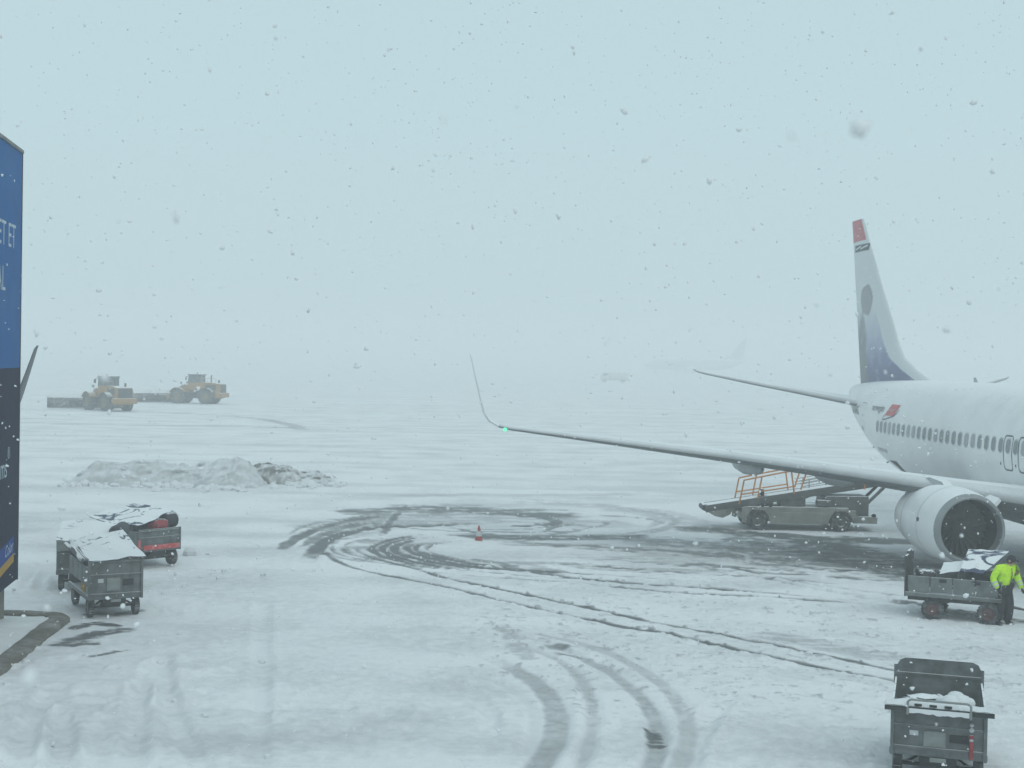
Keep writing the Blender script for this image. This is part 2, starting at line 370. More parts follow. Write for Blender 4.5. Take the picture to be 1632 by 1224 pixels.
# ------------------------------------------------------------------ ground: one sheet to the horizon, snow with ruts and cleared tyre tracks
def spline(P, step=.7):
    P = [Vector((p[0], p[1])) for p in P]; Q = [P[0] * 2 - P[1]] + P + [P[-1] * 2 - P[-2]]; out = []
    for i in range(1, len(Q) - 2):
        p0, p1, p2, p3 = Q[i - 1:i + 3]; n = max(2, int((p2 - p1).length / step))
        for k in range(n):
            t = k / n
            out.append(.5 * ((2 * p1) + (p2 - p0) * t + (2 * p0 - 5 * p1 + 4 * p2 - p3) * t * t + (3 * p1 - p0 - 3 * p2 + p3) * t ** 3))
    out.append(P[-1]); return np.array([[p.x, p.y] for p in out])
TRK = [  # pixel polyline on the ground, width m, strength, rut depth
 ([(440, 884), (464, 863), (494, 848), (541, 833), (580, 826), (615, 822), (650, 818)], .5, .85, .02),
 ([(470, 880), (490, 866), (520, 850), (560, 839), (610, 832), (660, 828)], .4, .7, .02),
 ([(483, 905), (492, 890), (507, 873), (529, 857), (559, 848), (606, 841), (700, 837), (770, 834), (840, 836)], .55, .95, .03),
 ([(500, 850), (503, 862), (511, 876), (535, 892), (571, 906), (657, 925), (743, 944), (829, 966), (914, 984), (1009, 1001), (1065, 1010), (1168, 1034), (1313, 1064), (1400, 1081), (1500, 1100), (1640, 1126)], .20, .95, .02),
 ([(559, 868), (575, 880), (593, 889), (674, 910), (709, 921), (786, 938), (889, 959), (974, 977), (1086, 999), (1197, 1021), (1300, 1040), (1400, 1062), (1500, 1082), (1640, 1108)], .20, .95, .02),
 ([(700, 850), (640, 857), (606, 866), (592, 874), (606, 886), (657, 899), (709, 908)], .3, .95, .02),
 ([(690, 853), (640, 861), (618, 868), (609, 874), (622, 885), (666, 897), (720, 906), (780, 913)], .28, 1.0, .02),
 ([(700, 855), (655, 862), (636, 868), (627, 874), (640, 884), (680, 894), (740, 904), (829, 913)], .3, .95, .02),
 ([(710, 857), (672, 863), (655, 868), (649, 873), (660, 882), (700, 893), (769, 906), (829, 911), (945, 925), (1100, 937), (1240, 949), (1440, 966)], .32, 1.0, .02),
 ([(720, 859), (690, 864), (668, 869), (662, 874), (672, 881), (715, 892), (780, 903), (860, 911), (960, 917), (1060, 922)], .28, .95, .02),
 ([(735, 860), (700, 865), (684, 870), (680, 875), (690, 881), (730, 891), (790, 900)], .2, .6, .02),
 ([(902, 929), (1000, 938), (1100, 947), (1240, 955), (1340, 962), (1440, 968)], .22, 1.0, .02),
 ([(765, 821), (829, 823), (872, 827), (889, 832), (872, 837), (829, 839), (740, 840)], .5, .85, .02),
 ([(855, 823), (890, 826), (912, 832), (905, 838), (860, 842)], .3, .5, .02),
 ([(872, 803), (1000, 811), (1060, 822), (1078, 830), (1068, 838), (1040, 848), (960, 854)], .45, .5, .02),
 ([(900, 806), (1020, 816), (1046, 826), (1040, 838), (1000, 846)], .35, .45, .02),
 ([(960, 806), (1080, 818), (1112, 832), (1120, 842), (1090, 852)], .5, .4, .02),
 ([(655, 800), (640, 812), (625, 828), (612, 848), (600, 862)], .3, .8, .02),
 ([(640, 800), (622, 814), (606, 830), (590, 850)], .3, .6, .02),
 ([(540, 788), (640, 790), (760, 788), (900, 789), (1100, 786)], 1.4, .38, .01),
 ([(590, 808), (700, 806), (900, 806), (1100, 812)], .7, .3, .01),
 ([(700, 992), (799, 1001), (871, 1014), (927, 1026), (983, 1046), (1034, 1076), (1073, 1110), (1094, 1153), (1097, 1183), (1082, 1224), (1055, 1275), (1000, 1350)], .34, .42, .012),
 ([(800, 1012), (871, 1031), (914, 1046), (957, 1063), (1000, 1093), (1030, 1123), (1047, 1162), (1048, 1192), (1039, 1224), (1015, 1275), (960, 1350)], .32, .5, .012),
 ([(743, 1011), (811, 1024), (871, 1044), (910, 1067), (936, 1101), (944, 1131), (940, 1179), (925, 1224), (890, 1290)], .26, .42, .012),
 ([(700, 1031), (764, 1044), (820, 1067), (863, 1097), (884, 1127), (889, 1153), (880, 1187), (859, 1224), (820, 1275), (740, 1350)], .44, .5, .012),
 ([(700, 1068), (760, 1078), (810, 1096), (845, 1124), (855, 1150), (848, 1186), (820, 1224)], .25, .28, .01),
 ([(709, 1084), (751, 1106), (777, 1132), (782, 1153), (776, 1180)], .3, .16, .02),
 ([(1206, 1093), (1300, 1112), (1400, 1132), (1520, 1158), (1640, 1182)], .12, .5, .02),
 ([(1310, 1090), (1400, 1103), (1520, 1128), (1640, 1150)], .12, .4, .02),
 ([(1200, 1068), (1290, 1085), (1420, 1110)], .1, .4, .02),
 ([(640, 1000), (760, 1003), (860, 1022), (930, 1050)], .12, .45, .02),
 ([(1160, 1110), (1130, 1150), (1105, 1200), (1095, 1240)], .3, .10, .03),
 ([(215, 1224), (218, 1150), (232, 1090), (250, 1060)], .3, .0, .035),
 ([(330, 1240), (300, 1190), (275, 1140), (262, 1090), (262, 1050)], .3, .0, .035),
 ([(405, 1240), (412, 1150), (416, 1060), (418, 1000), (420, 950)], .32, .0, .02),
 ([(96, 1224), (100, 1170), (90, 1140)], .35, .1, .06),
 ([(30, 1224), (38, 1180), (55, 1140), (90, 1100)], .35, .0, .05),
 ([(40, 935), (50, 912), (70, 897), (96, 893)], .2, .3, .04),
 ([(60, 938), (68, 917), (84, 906), (100, 902)], .2, .25, .04),
 ([(0, 673), (200, 677), (400, 680), (480, 683)], 1.6, .5, .01),
 ([(0, 690), (260, 684), (500, 681)], 1.3, .35, .01),
 ([(215, 655), (380, 664), (440, 672), (474, 680)], 1.5, .5, .01),
 ([(480, 684), (800, 687), (1100, 690), (1380, 694)], 2.6, .3, .01),
 ([(500, 655), (800, 657), (1000, 660), (1380, 665)], 3.4, .22, .01),
 ([(560, 640), (900, 642), (1380, 650)], 4.0, .16, .01),
 ([(600, 722), (900, 725), (1350, 735)], 1.5, .15, .01),
]
for k in range(15):   # parallel wet wheel streaks left by traffic at the engine and the belt loader
    o = random.uniform(-40, 50); TRK.append(([(1060 + random.uniform(-40, 60), 868 + o * .45), (1180, 884 + o * .62), (1300, 905 + o * .75), (1440 + random.uniform(-20, 200), 932 + o * .85)], random.uniform(.1, .22), random.uniform(.5, .9), .02))
for k in range(11):    # finer arcs of the same turning circle
    xa = random.uniform(500, 690); yt = random.uniform(849, 862); yb = random.uniform(900, 922); e = random.uniform(120, 420)
    TRK.append(([(xa + random.uniform(60, 150), yt), (xa + 25, yt + 7), (xa, 874), (xa + 14, 884), (xa + 60, 894), (xa + 130, yb - 4), (xa + 130 + e, yb + e * .055)], random.uniform(.1, .18), random.uniform(.55, .9), .01))
for k in range(11):    # loops round the far side
    cx, cy = random.uniform(780, 860), random.uniform(828, 834); rx, ry = random.uniform(90, 270), random.uniform(12, 27); a0 = random.uniform(-2.4, 1.2); n_ = random.randint(5, 9)
    TRK.append(([(cx + rx * math.cos(a0 + .33 * q), cy + ry * math.sin(a0 + .33 * q)) for q in range(n_)], random.uniform(.16, .34), random.uniform(.5, .85), .01))
for k in range(34):    # passing wheels, nearly straight
    x0, y0 = random.uniform(780, 1180), random.uniform(862, 915); l = random.uniform(160, 420)
    TRK.append(([(x0, y0), (x0 + l * .5, y0 + l * .028), (x0 + l, y0 + l * .07)], random.uniform(.1, .2), random.uniform(.45, .85), .01))
for k in range(7):
    x0, y0 = random.uniform(440, 520), random.uniform(850, 885)
    TRK.append(([(x0, y0), (x0 + 40, y0 - random.uniform(16, 24)), (x0 + 100, y0 - random.uniform(30, 38)), (x0 + 190, y0 - random.uniform(42, 50))], random.uniform(.2, .35), random.uniform(.4, .75), .01))
PATCH = [  # soft-edged dark areas (wet apron, belt loader shadow, strips under carts): ground polygon centre line, half width m, strength
 ([(657, 812), (740, 812), (830, 818)], 1.9, .75), ([(743, 855), (830, 858), (915, 857), (1010, 856)], .75, .8),
 ([(590, 862), (650, 868), (690, 866)], .6, .5),
 ([(1110, 843), (1200, 850), (1320, 858), (1430, 862)], 1.0, .9), ([(1180, 860), (1300, 876), (1440, 893)], 1.2, .62),  # first strip paints the belt loader's shadow together with wet apron
 ([(1300, 880), (1420, 905), (1520, 925)], 1.0, .8), ([(1440, 900), (1540, 912), (1632, 930)], 1.2, .7), ([(1440, 962), (1520, 975), (1632, 990)], .35, .85),
 ([(1040, 884), (1150, 894), (1250, 905)], .9, .35), ([(820, 898), (850, 905), (880, 912)], .5, .5),
 ([(760, 893), (800, 900), (815, 908)], .3, .6),
 ([(104, 1026), (130, 1016), (160, 1010), (196, 1004)], .36, 1.0), ([(120, 1000), (150, 993), (185, 998)], .2, .95), ([(110, 1030), (128, 1026), (150, 1026)], .15, .9), ([(145, 1047), (175, 1041), (200, 1036)], .1, .8), ([(150, 975), (180, 978), (215, 972)], .3, .7),
 ([(870, 1022), (890, 1032), (905, 1045)], .25, .6), ([(800, 1000), (820, 1020), (840, 1050)], .3, .4),
 ([(1040, 1168), (1046, 1190)], .17, .8), ([(1290, 862), (1370, 884), (1450, 915)], 1.3, .95), ([(1330, 893), (1400, 905), (1470, 922)], .9, 1.0), ([(820, 866), (1000, 874), (1200, 890), (1350, 902)], .6, .62), ([(840, 898), (1000, 906), (1150, 912)], .5, .45), ([(500, 838), (600, 825), (760, 818)], 1.0, .5), ([(860, 800), (1000, 812), (1100, 832)], 1.4, .4), ([(590, 815), (720, 812), (880, 822)], 1.3, .75), ([(560, 845), (640, 832), (800, 828), (960, 834)], 1.6, .42), ([(1000, 858), (1150, 872), (1300, 890)], 1.3, .55), ([(560, 872), (640, 880), (760, 898)], .5, .45), ([(1240, 1015), (1400, 1046), (1560, 1080)], .7, .42), ([(1330, 1075), (1480, 1112), (1632, 1150)], .5, .25),
 ([(1425, 1224), (1560, 1235)], .8, .3),
]
def build_ground():
    fine = np.arange(-34, 34.001, .062); coarse = np.concatenate([np.arange(39, 321, 6)])
    ang = np.radians(np.concatenate([fine, coarse])); na = len(ang)
    rr = [.8, 3, 6, 9, 11]; r = 12.0
    while r < 1250: rr.append(r); r += max(.05, 1.1 * r * r / 8140)
    rr.append(1300); rr = np.array(rr); nr = len(rr)
    X = (rr[:, None] * np.sin(ang)[None]).ravel(); Y = (rr[:, None] * np.cos(ang)[None]).ravel()
    n = len(X); rad = np.hypot(X, Y)
    near = np.exp(-(rad / 75) ** 2)
    z = (fbm(X / 7, Y / 7, 3, 3) - .5) * .22 * near + (fbm(X / 1.3, Y / 1.3, 9, 4, .55) - .5) * .075 * near
    z += (fbm(X / .3, Y / .3, 5, 4, .65) - .5) * .105 * np.exp(-(rad / 45) ** 2) * (.3 + 1.2 * sstep(.4, .65, fbm(X / 2.5, Y / 2.5, 71, 3)))
    lump = sstep(.5, .75, fbm(X / .8, Y / .8, 21, 4)) * np.exp(-((X + 7) / 3.5) ** 2 - ((Y - 22.5) / 5) ** 2)
    z += lump * .12
    bare = np.zeros(n)
    wob = (fbm(X / .5, Y / .5, 31, 3) - .5)
    strk = fbm(X / 1.6, Y / .16, 41, 5, .62)
    fine_ = fbm(X / .22, Y / .16, 61, 3, .6); fstrk = fbm(X / .7, Y / .1, 63, 4, .6)
    clump = fbm(X / .9, Y / .6, 51, 4, .6)
    def seg(pl, rad_):
        lo = pl.min(0) - rad_; hi = pl.max(0) + rad_
        I = np.nonzero((X > lo[0]) & (X < hi[0]) & (Y > lo[1]) & (Y < hi[1]))[0]
        d = np.full(len(I), 1e9); T_ = np.zeros(len(I)); cum = np.concatenate([[0], np.cumsum(np.hypot(*np.diff(pl, axis=0).T))])
        k_ = -1
        px, py = X[I], Y[I]
        for a, b in zip(pl[:-1], pl[1:]):
            k_ += 1
            m = (px > min(a[0], b[0]) - rad_) & (px < max(a[0], b[0]) + rad_) & (py > min(a[1], b[1]) - rad_) & (py < max(a[1], b[1]) + rad_)
            J = np.nonzero(m)[0]
            if not len(J): continue
            v = b - a; t = np.clip(((px[J] - a[0]) * v[0] + (py[J] - a[1]) * v[1]) / (v @ v + 1e-9), 0, 1)
            dj = np.hypot(px[J] - a[0] - t * v[0], py[J] - a[1] - t * v[1]); bt = dj < d[J]
            d[J[bt]] = dj[bt]; T_[J[bt]] = (cum[k_] + t * math.hypot(*v))[bt]
        return I, d, T_, cum[-1]
    for pts, w, s_, dep in TRK:
        far = max(ground_at(*p).y for p in pts)
        pl = spline([ground_at(*p) for p in pts], .5 if far < 80 else 4)
        I, d, T_, LL = seg(pl, w * .5 + .7)
        if not len(I): continue
        dd = d + wob[I] * (.22 if s_ > .55 else .10)
        core = sstep(w * .5 + .10, w * .5 - .09, dd)
        el = min(3.5, LL * .22); ends = sstep(0, el, T_ + wob[I] * 2) * sstep(0, el, LL - T_ + wob[I] * 2) if far < 80 else 1
        fade = ((.62 + .76 * clump[I]) if s_ > .55 else (.82 + .36 * clump[I])) * ends; core = core * np.clip(.25 + ends, 0, 1)
        bare[I] = np.maximum(bare[I], core * np.clip(s_ * fade, 0, 1))
        z[I] *= 1 - core * .8
        z[I] -= core * dep
        z[I] += np.exp(-((dd - w * .5 - .12) / .11) ** 2) * dep * .8
    for pts, w, s_ in PATCH:
        P = [ground_at(*p) for p in pts]; pl = spline(P, .8)
        I, d, T_, LL = seg(pl, w * 2.2)
        c = sstep(w * 1.5, w * .35, d + (clump[I] - .5) * w * 1.3)
        sk = strk[I] if w > .4 else fstrk[I]
        tex = sstep(.38, .58, .65 * sk + .35 * clump[I] + .10 * (c - .5))
        bare[I] = np.maximum(bare[I], c * min(1, s_ * 1.15) * (.40 + .60 * tex))  # the belt loader's shadow goes into this mask too
    # scattered slush crumbs through the trafficked part
    dens = np.exp(-((X - 9) / 9) ** 2 - ((Y - 27) / 8) ** 2) + .8 * np.exp(-((X - 3) / 6) ** 2 - ((Y - 35) / 9) ** 2) + .6 * np.exp(-((X - 1.5) / 2.5) ** 2 - ((Y - 27) / 5) ** 2)
    cr = sstep(.66, .76, fbm(X / .24, Y / .17, 77, 4, .65) + .05 * np.clip(dens, 0, 1)) * np.clip(dens, 0, 1)
    bare = np.maximum(bare, cr * .5); z += cr * .03
    V = np.empty((n + 1, 3)); V[:n, 0] = X; V[:n, 1] = Y; V[:n, 2] = z; V[n] = (0, 0, 0)
    i, j = np.meshgrid(np.arange(nr - 1), np.arange(na), indexing='ij'); j2 = (j + 1) % na
    Q = np.stack([i * na + j, (i + 1) * na + j, (i + 1) * na + j2, i * na + j2], -1).reshape(-1, 4)
    T = np.stack([np.full(na, n), np.arange(na), (np.arange(na) + 1) % na], -1)
    me = bpy.data.meshes.new('ground')
    nq, ntri = len(Q), len(T)
    me.vertices.add(n + 1); me.vertices.foreach_set('co', V.ravel())
    me.loops.add(nq * 4 + ntri * 3); me.loops.foreach_set('vertex_index', np.concatenate([Q[:, ::-1].ravel(), T[:, ::-1].ravel()]).astype(np.int32))
    me.polygons.add(nq + ntri)
    me.polygons.foreach_set('loop_start', np.concatenate([np.arange(nq) * 4, nq * 4 + np.arange(ntri) * 3]).astype(np.int32))
    me.update(calc_edges=True); me.validate()
    if sum(p.normal.z for p in me.polygons[:50]) < 0: me.flip_normals()
    a = me.attributes.new('bare', 'FLOAT', 'POINT'); a.data.foreach_set('value', np.append(bare, 0).astype(np.float32))
    me.shade_smooth()
    m = bpy.data.materials.new('snow_over_apron'); m.use_nodes = True; t = m.node_tree; N = t.nodes; L = t.links
    b = N['Principled BSDF']
    tc = N.new('ShaderNodeTexCoord'); A = N.new('ShaderNodeAttribute'); A.attribute_name = 'bare'
    n1 = N.new('ShaderNodeTexNoise'); n1.inputs['Scale'].default_value = 4.2; n1.inputs['Detail'].default_value = 9; n1.inputs['Roughness'].default_value = .68
    n2 = N.new('ShaderNodeTexNoise'); n2.inputs['Scale'].default_value = .35; n2.inputs['Detail'].default_value = 6
    n3 = N.new('ShaderNodeTexNoise'); n3.inputs['Scale'].default_value = 13; n3.inputs['Detail'].default_value = 6
    mp = N.new('ShaderNodeMapping'); mp.inputs['Scale'].default_value = (.03, .4, 1)
    n4 = N.new('ShaderNodeTexNoise'); n4.inputs['Scale'].default_value = 1; n4.inputs['Detail'].default_value = 5
    for q in (n1, n2, n3): L.new(tc.outputs['Object'], q.inputs['Vector'])
    L.new(tc.outputs['Object'], mp.inputs[0]); L.new(mp.outputs[0], n4.inputs['Vector'])
    ma = N.new('ShaderNodeMath'); ma.operation = 'MULTIPLY_ADD'; ma.inputs[1].default_value = .6
    sb = N.new('ShaderNodeMath'); sb.operation = 'SUBTRACT'; sb.inputs[1].default_value = .5
    L.new(n1.outputs['Fac'], sb.inputs[0]); L.new(sb.outputs[0], ma.inputs[0]); L.new(A.outputs['Fac'], ma.inputs[2])
    mr = N.new('ShaderNodeMapRange'); mr.interpolation_type = 'SMOOTHSTEP'
    mr.inputs['From Min'].default_value = .14; mr.inputs['From Max'].default_value = .95
    L.new(ma.outputs[0], mr.inputs['Value'])
    sn = N.new('ShaderNodeMix'); sn.data_type = 'RGBA'; sn.inputs['A'].default_value = (.56, .575, .585, 1); sn.inputs['B'].default_value = (.81, .82, .83, 1)
    w2 = N.new('ShaderNodeMapRange'); w2.inputs['From Min'].default_value = .30; w2.inputs['From Max'].default_value = .56
    av = N.new('ShaderNodeMath'); av.operation = 'MULTIPLY_ADD'; av.inputs[1].default_value = .5
    hv = N.new('ShaderNodeMath'); hv.operation = 'MULTIPLY'; hv.inputs[1].default_value = .5
    L.new(n4.outputs['Fac'], hv.inputs[0]); L.new(n2.outputs['Fac'], av.inputs[0]); L.new(hv.outputs[0], av.inputs[2])
    av2 = N.new('ShaderNodeMath'); av2.operation = 'MULTIPLY_ADD'; av2.inputs[1].default_value = .45; L.new(sb.outputs[0], av2.inputs[0]); L.new(av.outputs[0], av2.inputs[2])
    L.new(av2.outputs[0], w2.inputs['Value']); L.new(w2.outputs[0], sn.inputs['Factor'])
    sl = N.new('ShaderNodeMix'); sl.data_type = 'RGBA'; sl.inputs['A'].default_value = (.055, .060, .062, 1); sl.inputs['B'].default_value = (.17, .18, .18, 1)
    L.new(n3.outputs['Fac'], sl.inputs['Factor'])
    mx = N.new('ShaderNodeMix'); mx.data_type = 'RGBA'
    L.new(mr.outputs[0], mx.inputs['Factor']); L.new(sn.outputs['Result'], mx.inputs['A']); L.new(sl.outputs['Result'], mx.inputs['B'])
    L.new(mx.outputs['Result'], b.inputs['Base Color'])
    rg = N.new('ShaderNodeMapRange'); rg.inputs['To Min'].default_value = .95; rg.inputs['To Max'].default_value = .5
    L.new(mr.outputs[0], rg.inputs['Value']); L.new(rg.outputs[0], b.inputs['Roughness'])
    b.inputs['Specular IOR Level'].default_value = .3
    bp = N.new('ShaderNodeBump'); bp.inputs['Strength'].default_value = .7; bp.inputs['Distance'].default_value = .07
    L.new(n1.outputs['Fac'], bp.inputs['Height']); L.new(bp.outputs[0], b.inputs['Normal'])
    me.materials.append(m)
    o = bpy.data.objects.new('ground', me); COL.objects.link(o); o['kind'] = 'structure'
    return o
build_ground()

# ------------------------------------------------------------------ kerbed island under the tower
def island():
    pts = [(-19, 30.6), (-13, 30.75), (-11.2, 30.8), (-10.3, 30.72), (-9.85, 30.55), (-9.6, 30.2), (-9.52, 29.8), (-9.5, 29.2), (-9.3, 27.0), (-9.1, 24.7), (-8.75, 20.0), (-8.6, 14)]
    P = [Vector((p[0], p[1])) for p in spline(pts, .35)]
    mb = MB(); rings = []
    N_ = []
    for i, p in enumerate(P):
        t = (P[min(i + 1, len(P) - 1)] - P[max(i - 1, 0)]).normalized(); N_.append(Vector((-t.y, t.x)))   # outward is right of travel after flip
    for p, nrm in zip(P, N_):
        o = Vector((nrm.x, nrm.y)) * 1.0
        jz = random.uniform(-.012, .012)
        ring = []
        for d, z in ((.0, -.1), (.0, .05), (-.05, .09), (-.40, .10), (-.44, .08), (-.44, -.1)):
            q = p + o * d; ring.append((q.x, q.y, z + (jz if z > 0 else 0)))
        rings.append(ring)
    # keep the offset on the island side (towards smaller x / y)
    c = Vector((-14, 24)); q = Vector(rings[8][3][:2]); p0 = Vector(rings[8][0][:2])
    if (q - c).length > (p0 - c).length:
        rings = []
        for p, nrm in zip(P, N_):
            wk = .85 + 1.1 * math.exp(-((p - Vector((-9.9, 30.3))).length / 1.0) ** 2)
            jz = random.uniform(-.012, .012); ring = []
            for d, z in ((.0, -.1), (.0, .05), (.05, .09), (.40 * wk, .10), (.44 * wk, .08), (.44 * wk, -.1)):
                qq = p + nrm * d; ring.append((qq.x, qq.y, z + (jz if z > 0 else 0)))
            rings.append(ring)
    k = mb.loft(rings).build('kerb', M['kerb'], ang=50); k['kind'] = 'structure'
    inner = [Vector(r[4][:2]) for r in rings]
    mb = MB(); rows = []
    for f in np.linspace(0, 1, 14):
        row = []
        for q in inner:
            s = q.lerp(Vector((-14.5, 20.0)), f * .9)
            zz = .05 + .12 * min(1, f * 8) + (random.uniform(-.02, .02))
            row.append((s.x, s.y, zz))
        rows.append(row)
    o = mb.grid(rows).build('pavement_snow', M['snow'], ang=180); o['kind'] = 'structure'
island()

# ------------------------------------------------------------------ advertising tower
def tower():
    d = Vector((.155, -.988, 0)).normalized(); nrm = Vector((.988, .155, 0)).normalized(); F = Vector((-10.70, 30.0, 0))
    root = thing('advertising_tower', 'tall blue and navy advertising tower with a beige concrete foot at the left edge', 'tower', F)
    BM = Matrix((( -d.x, -nrm.x, 0, 0), (-d.y, -nrm.y, 0, 0), (0, 0, 1, 0), (0, 0, 0, 1)))   # local: +x towards far corner, +y into the tower
    def blk(name, x0, x1, y0, y1, z0, z1, m, b=0.01):
        return MB().box(((x0 + x1) / 2, (y0 + y1) / 2, (z0 + z1) / 2), (x1 - x0, y1 - y0, z1 - z0), 0, BM, b).build(name, m, root)
    blk('cladding', -6, 0, .03, 2.4, .9, 10.15, M['navy'], .03)
    blk('poster_panel', -5.98, -.012, 0, .027, 5.52, 10.15, M['blue'], .004)
    p2 = blk('poster_panel', -5.98, -.012, 0, .027, .92, 5.515, M['navy'], .004)
    blk('coping', -6.05, .03, -.03, 2.44, 10.152, 10.23, M['cart'], .01)
    blk('edge_trim', -.0, .035, -.012, 2.42, .9, 10.15, M['cart_dark'], .008)
    blk('column', -5.7, -.22, .22, 2.2, -.2, .898, M['stone'], .02)
    def txt(s, xr, z, size, m, name='lettering', shear=0, rot=0):
        vs, fs = text_mesh(s, size, shear, 1.0, 'RIGHT')
        q = [Matrix.Rotation(rot, 3, 'Z') @ v for v in vs]
        MB().add([BM @ Vector((v.x + xr, -.004, v.y + z)) for v in q], fs, 0).build(name, m, root, smooth=False, fix=False)
    txt('SET ET', -.62, 8.05, .72, M['poster_text']); txt('TAL', -1.62, 7.12, .72, M['poster_text'])
    txt('ms', -1.25, 3.25, .62, M['poster_text'], shear=.2); txt('®', -.95, 3.62, .34, M['poster_text'])
    for z0, z1, m in ((1.55, 1.92, M['band_blue']), (1.36, 1.545, M['band_yellow'])):
        MB().add([BM @ Vector(v) for v in ((-5.9, -.003, z0 - .5), (-.42, -.003, z0), (-.42, -.003, z1), (-5.9, -.003, z1 - .5))], [(0, 1, 2, 3)]).build('poster_band', m, root, smooth=False, fix=False)
    vs, fs = text_mesh('Color', .34, .3, 1, 'RIGHT')
    MB().add([BM @ Vector((v.x - .55, -.007, v.y + 1.62 + v.x * .08)) for v in vs], fs).build('lettering', M['poster_text'], root, smooth=False, fix=False)
    mb = MB().box((.12, .3, 4.36), (.16, .2, .22), 0, BM, .01).box((.09, .3, 4.2), (.04, .05, .1), 0, BM)
    mb.tube([BM @ Vector((.05, .3, 4.16)), BM @ Vector((.14, .3, 4.12)), BM @ Vector((.18, .3, 4.22))], .012)
    mb.build('floodlight', M['cart_light'], root)
tower()

# ------------------------------------------------------------------ airliner (local x = metres aft of the wheels, y = starboard, z up)
OX = 20.0
FUS = [  # x, z top, z bottom, half width
 (0.0, 2.78, 2.70, .03), (.25, 3.12, 2.36, .40), (.8, 3.50, 2.02, .80), (1.7, 3.98, 1.68, 1.22), (2.7, 4.62, 1.48, 1.52), (3.8, 5.08, 1.38, 1.72), (5.2, 5.32, 1.33, 1.85),
 (7, 5.38, 1.32, 1.88), (15, 5.39, 1.32, 1.88), (23, 5.40, 1.33, 1.88), (25.5, 5.40, 1.34, 1.88), (27.5, 5.40, 1.40, 1.86), (29.5, 5.39, 1.58, 1.77), (31.5, 5.36, 1.98, 1.60), (33.3, 5.31, 2.50, 1.36), (35, 5.24, 3.10, 1.06), (36.5, 5.16, 3.72, .74), (37.4, 5.08, 4.14, .48), (38.0, 5.0, 4.45, .25), (38.1, 4.92, 4.60, .12)]
_fx = np.array([f[0] for f in FUS])
def fus(x):
    i = int(np.clip(np.searchsorted(_fx, x) - 1, 0, len(FUS) - 2))
    def tang(k, c):
        a = max(k - 1, 0); b = min(k + 1, len(FUS) - 1); return (FUS[b][c] - FUS[a][c]) / (FUS[b][0] - FUS[a][0])
    h = FUS[i + 1][0] - FUS[i][0]; t = min(max((x - FUS[i][0]) / h, 0), 1); out = []
    for c in (1, 2, 3):
        m0 = tang(i, c) * h; m1 = tang(i + 1, c) * h; a, b = FUS[i][c], FUS[i + 1][c]
        out.append((2 * t ** 3 - 3 * t * t + 1) * a + (t ** 3 - 2 * t * t + t) * m0 + (-2 * t ** 3 + 3 * t * t) * b + (t ** 3 - t * t) * m1)
    return out
def fus_y(x, z):
    zt, zb, w = fus(x); zc = zb + (zt - zb) * .5; h = (zt - zb) / 2
    return w * math.sqrt(max(0, 1 - min(1, abs((z - zc) / h)) ** 2))
def skin(x, z, off=.006, side=1):
    y = fus_y(x, z); e = .02
    ny = 1; nx = -(fus_y(x + e, z) - fus_y(x - e, z)) / (2 * e); nz = -(fus_y(x, z + e) - fus_y(x, z - e)) / (2 * e)
    n = Vector((nx, ny, nz)).normalized(); p = Vector((x, y, z)) + n * off
    return Vector((p.x - OX, p.y * side, p.z))
def foil(c, n=11, t=.12):
    """closed airfoil outline: (chord fraction, half thickness)"""
    up = []; 
    for k in range(n + 1):
        x = .5 * (1 - math.cos(PI * k / n)); y = 5 * t * (.2969 * math.sqrt(x) - .126 * x - .3516 * x * x + .2843 * x ** 3 - .1036 * x ** 4)
        up.append((x, y))
    lo = [(x, -.75 * y) for x, y in up[1:-1]][::-1]
    return [(x * c, y * c) for x, y in up] + [(x * c, y * c) for x, y in lo]
def wing_sections(side):
    out = []
    for y, z, le, ch, th, cant in ((1.3, 1.90, 13.0, 8.2, .115, 0), (1.9, 2.05, 13.4, 7.7, .115, 0), (3.4, 2.21, 14.35, 6.75, .115, 0), (5.0, 2.42, 15.35, 5.75, .115, 0), (5.8, 2.52, 15.85, 5.3, .115, 0),
                                (8, 2.78, 17.15, 4.55, .11, 0), (10, 2.99, 18.3, 3.95, .11, 0), (12.5, 3.23, 19.75, 3.05, .105, 0), (15, 3.47, 21.2, 2.2, .10, 0), (16.6, 3.62, 22.12, 1.66, .10, 0),
                                (17.0, 3.70, 22.40, 1.56, .095, 18), (17.28, 3.86, 22.66, 1.46, .09, 42), (17.44, 4.10, 22.92, 1.34, .085, 64), (17.53, 4.45, 23.2, 1.22, .08, 76), (17.70, 5.2, 23.78, .95, .075, 78), (17.86, 5.95, 24.36, .64, .07, 78), (17.9, 6.06, 24.62, .36, .06, 78)):
        ca = R(cant); nv = Vector((0, -math.sin(ca) * side, math.cos(ca)))
        out.append([(le + a - OX + 0 * b, y * side + nv.y * b, z + nv.z * b) for a, b in foil(ch, 11, th)])
    return out
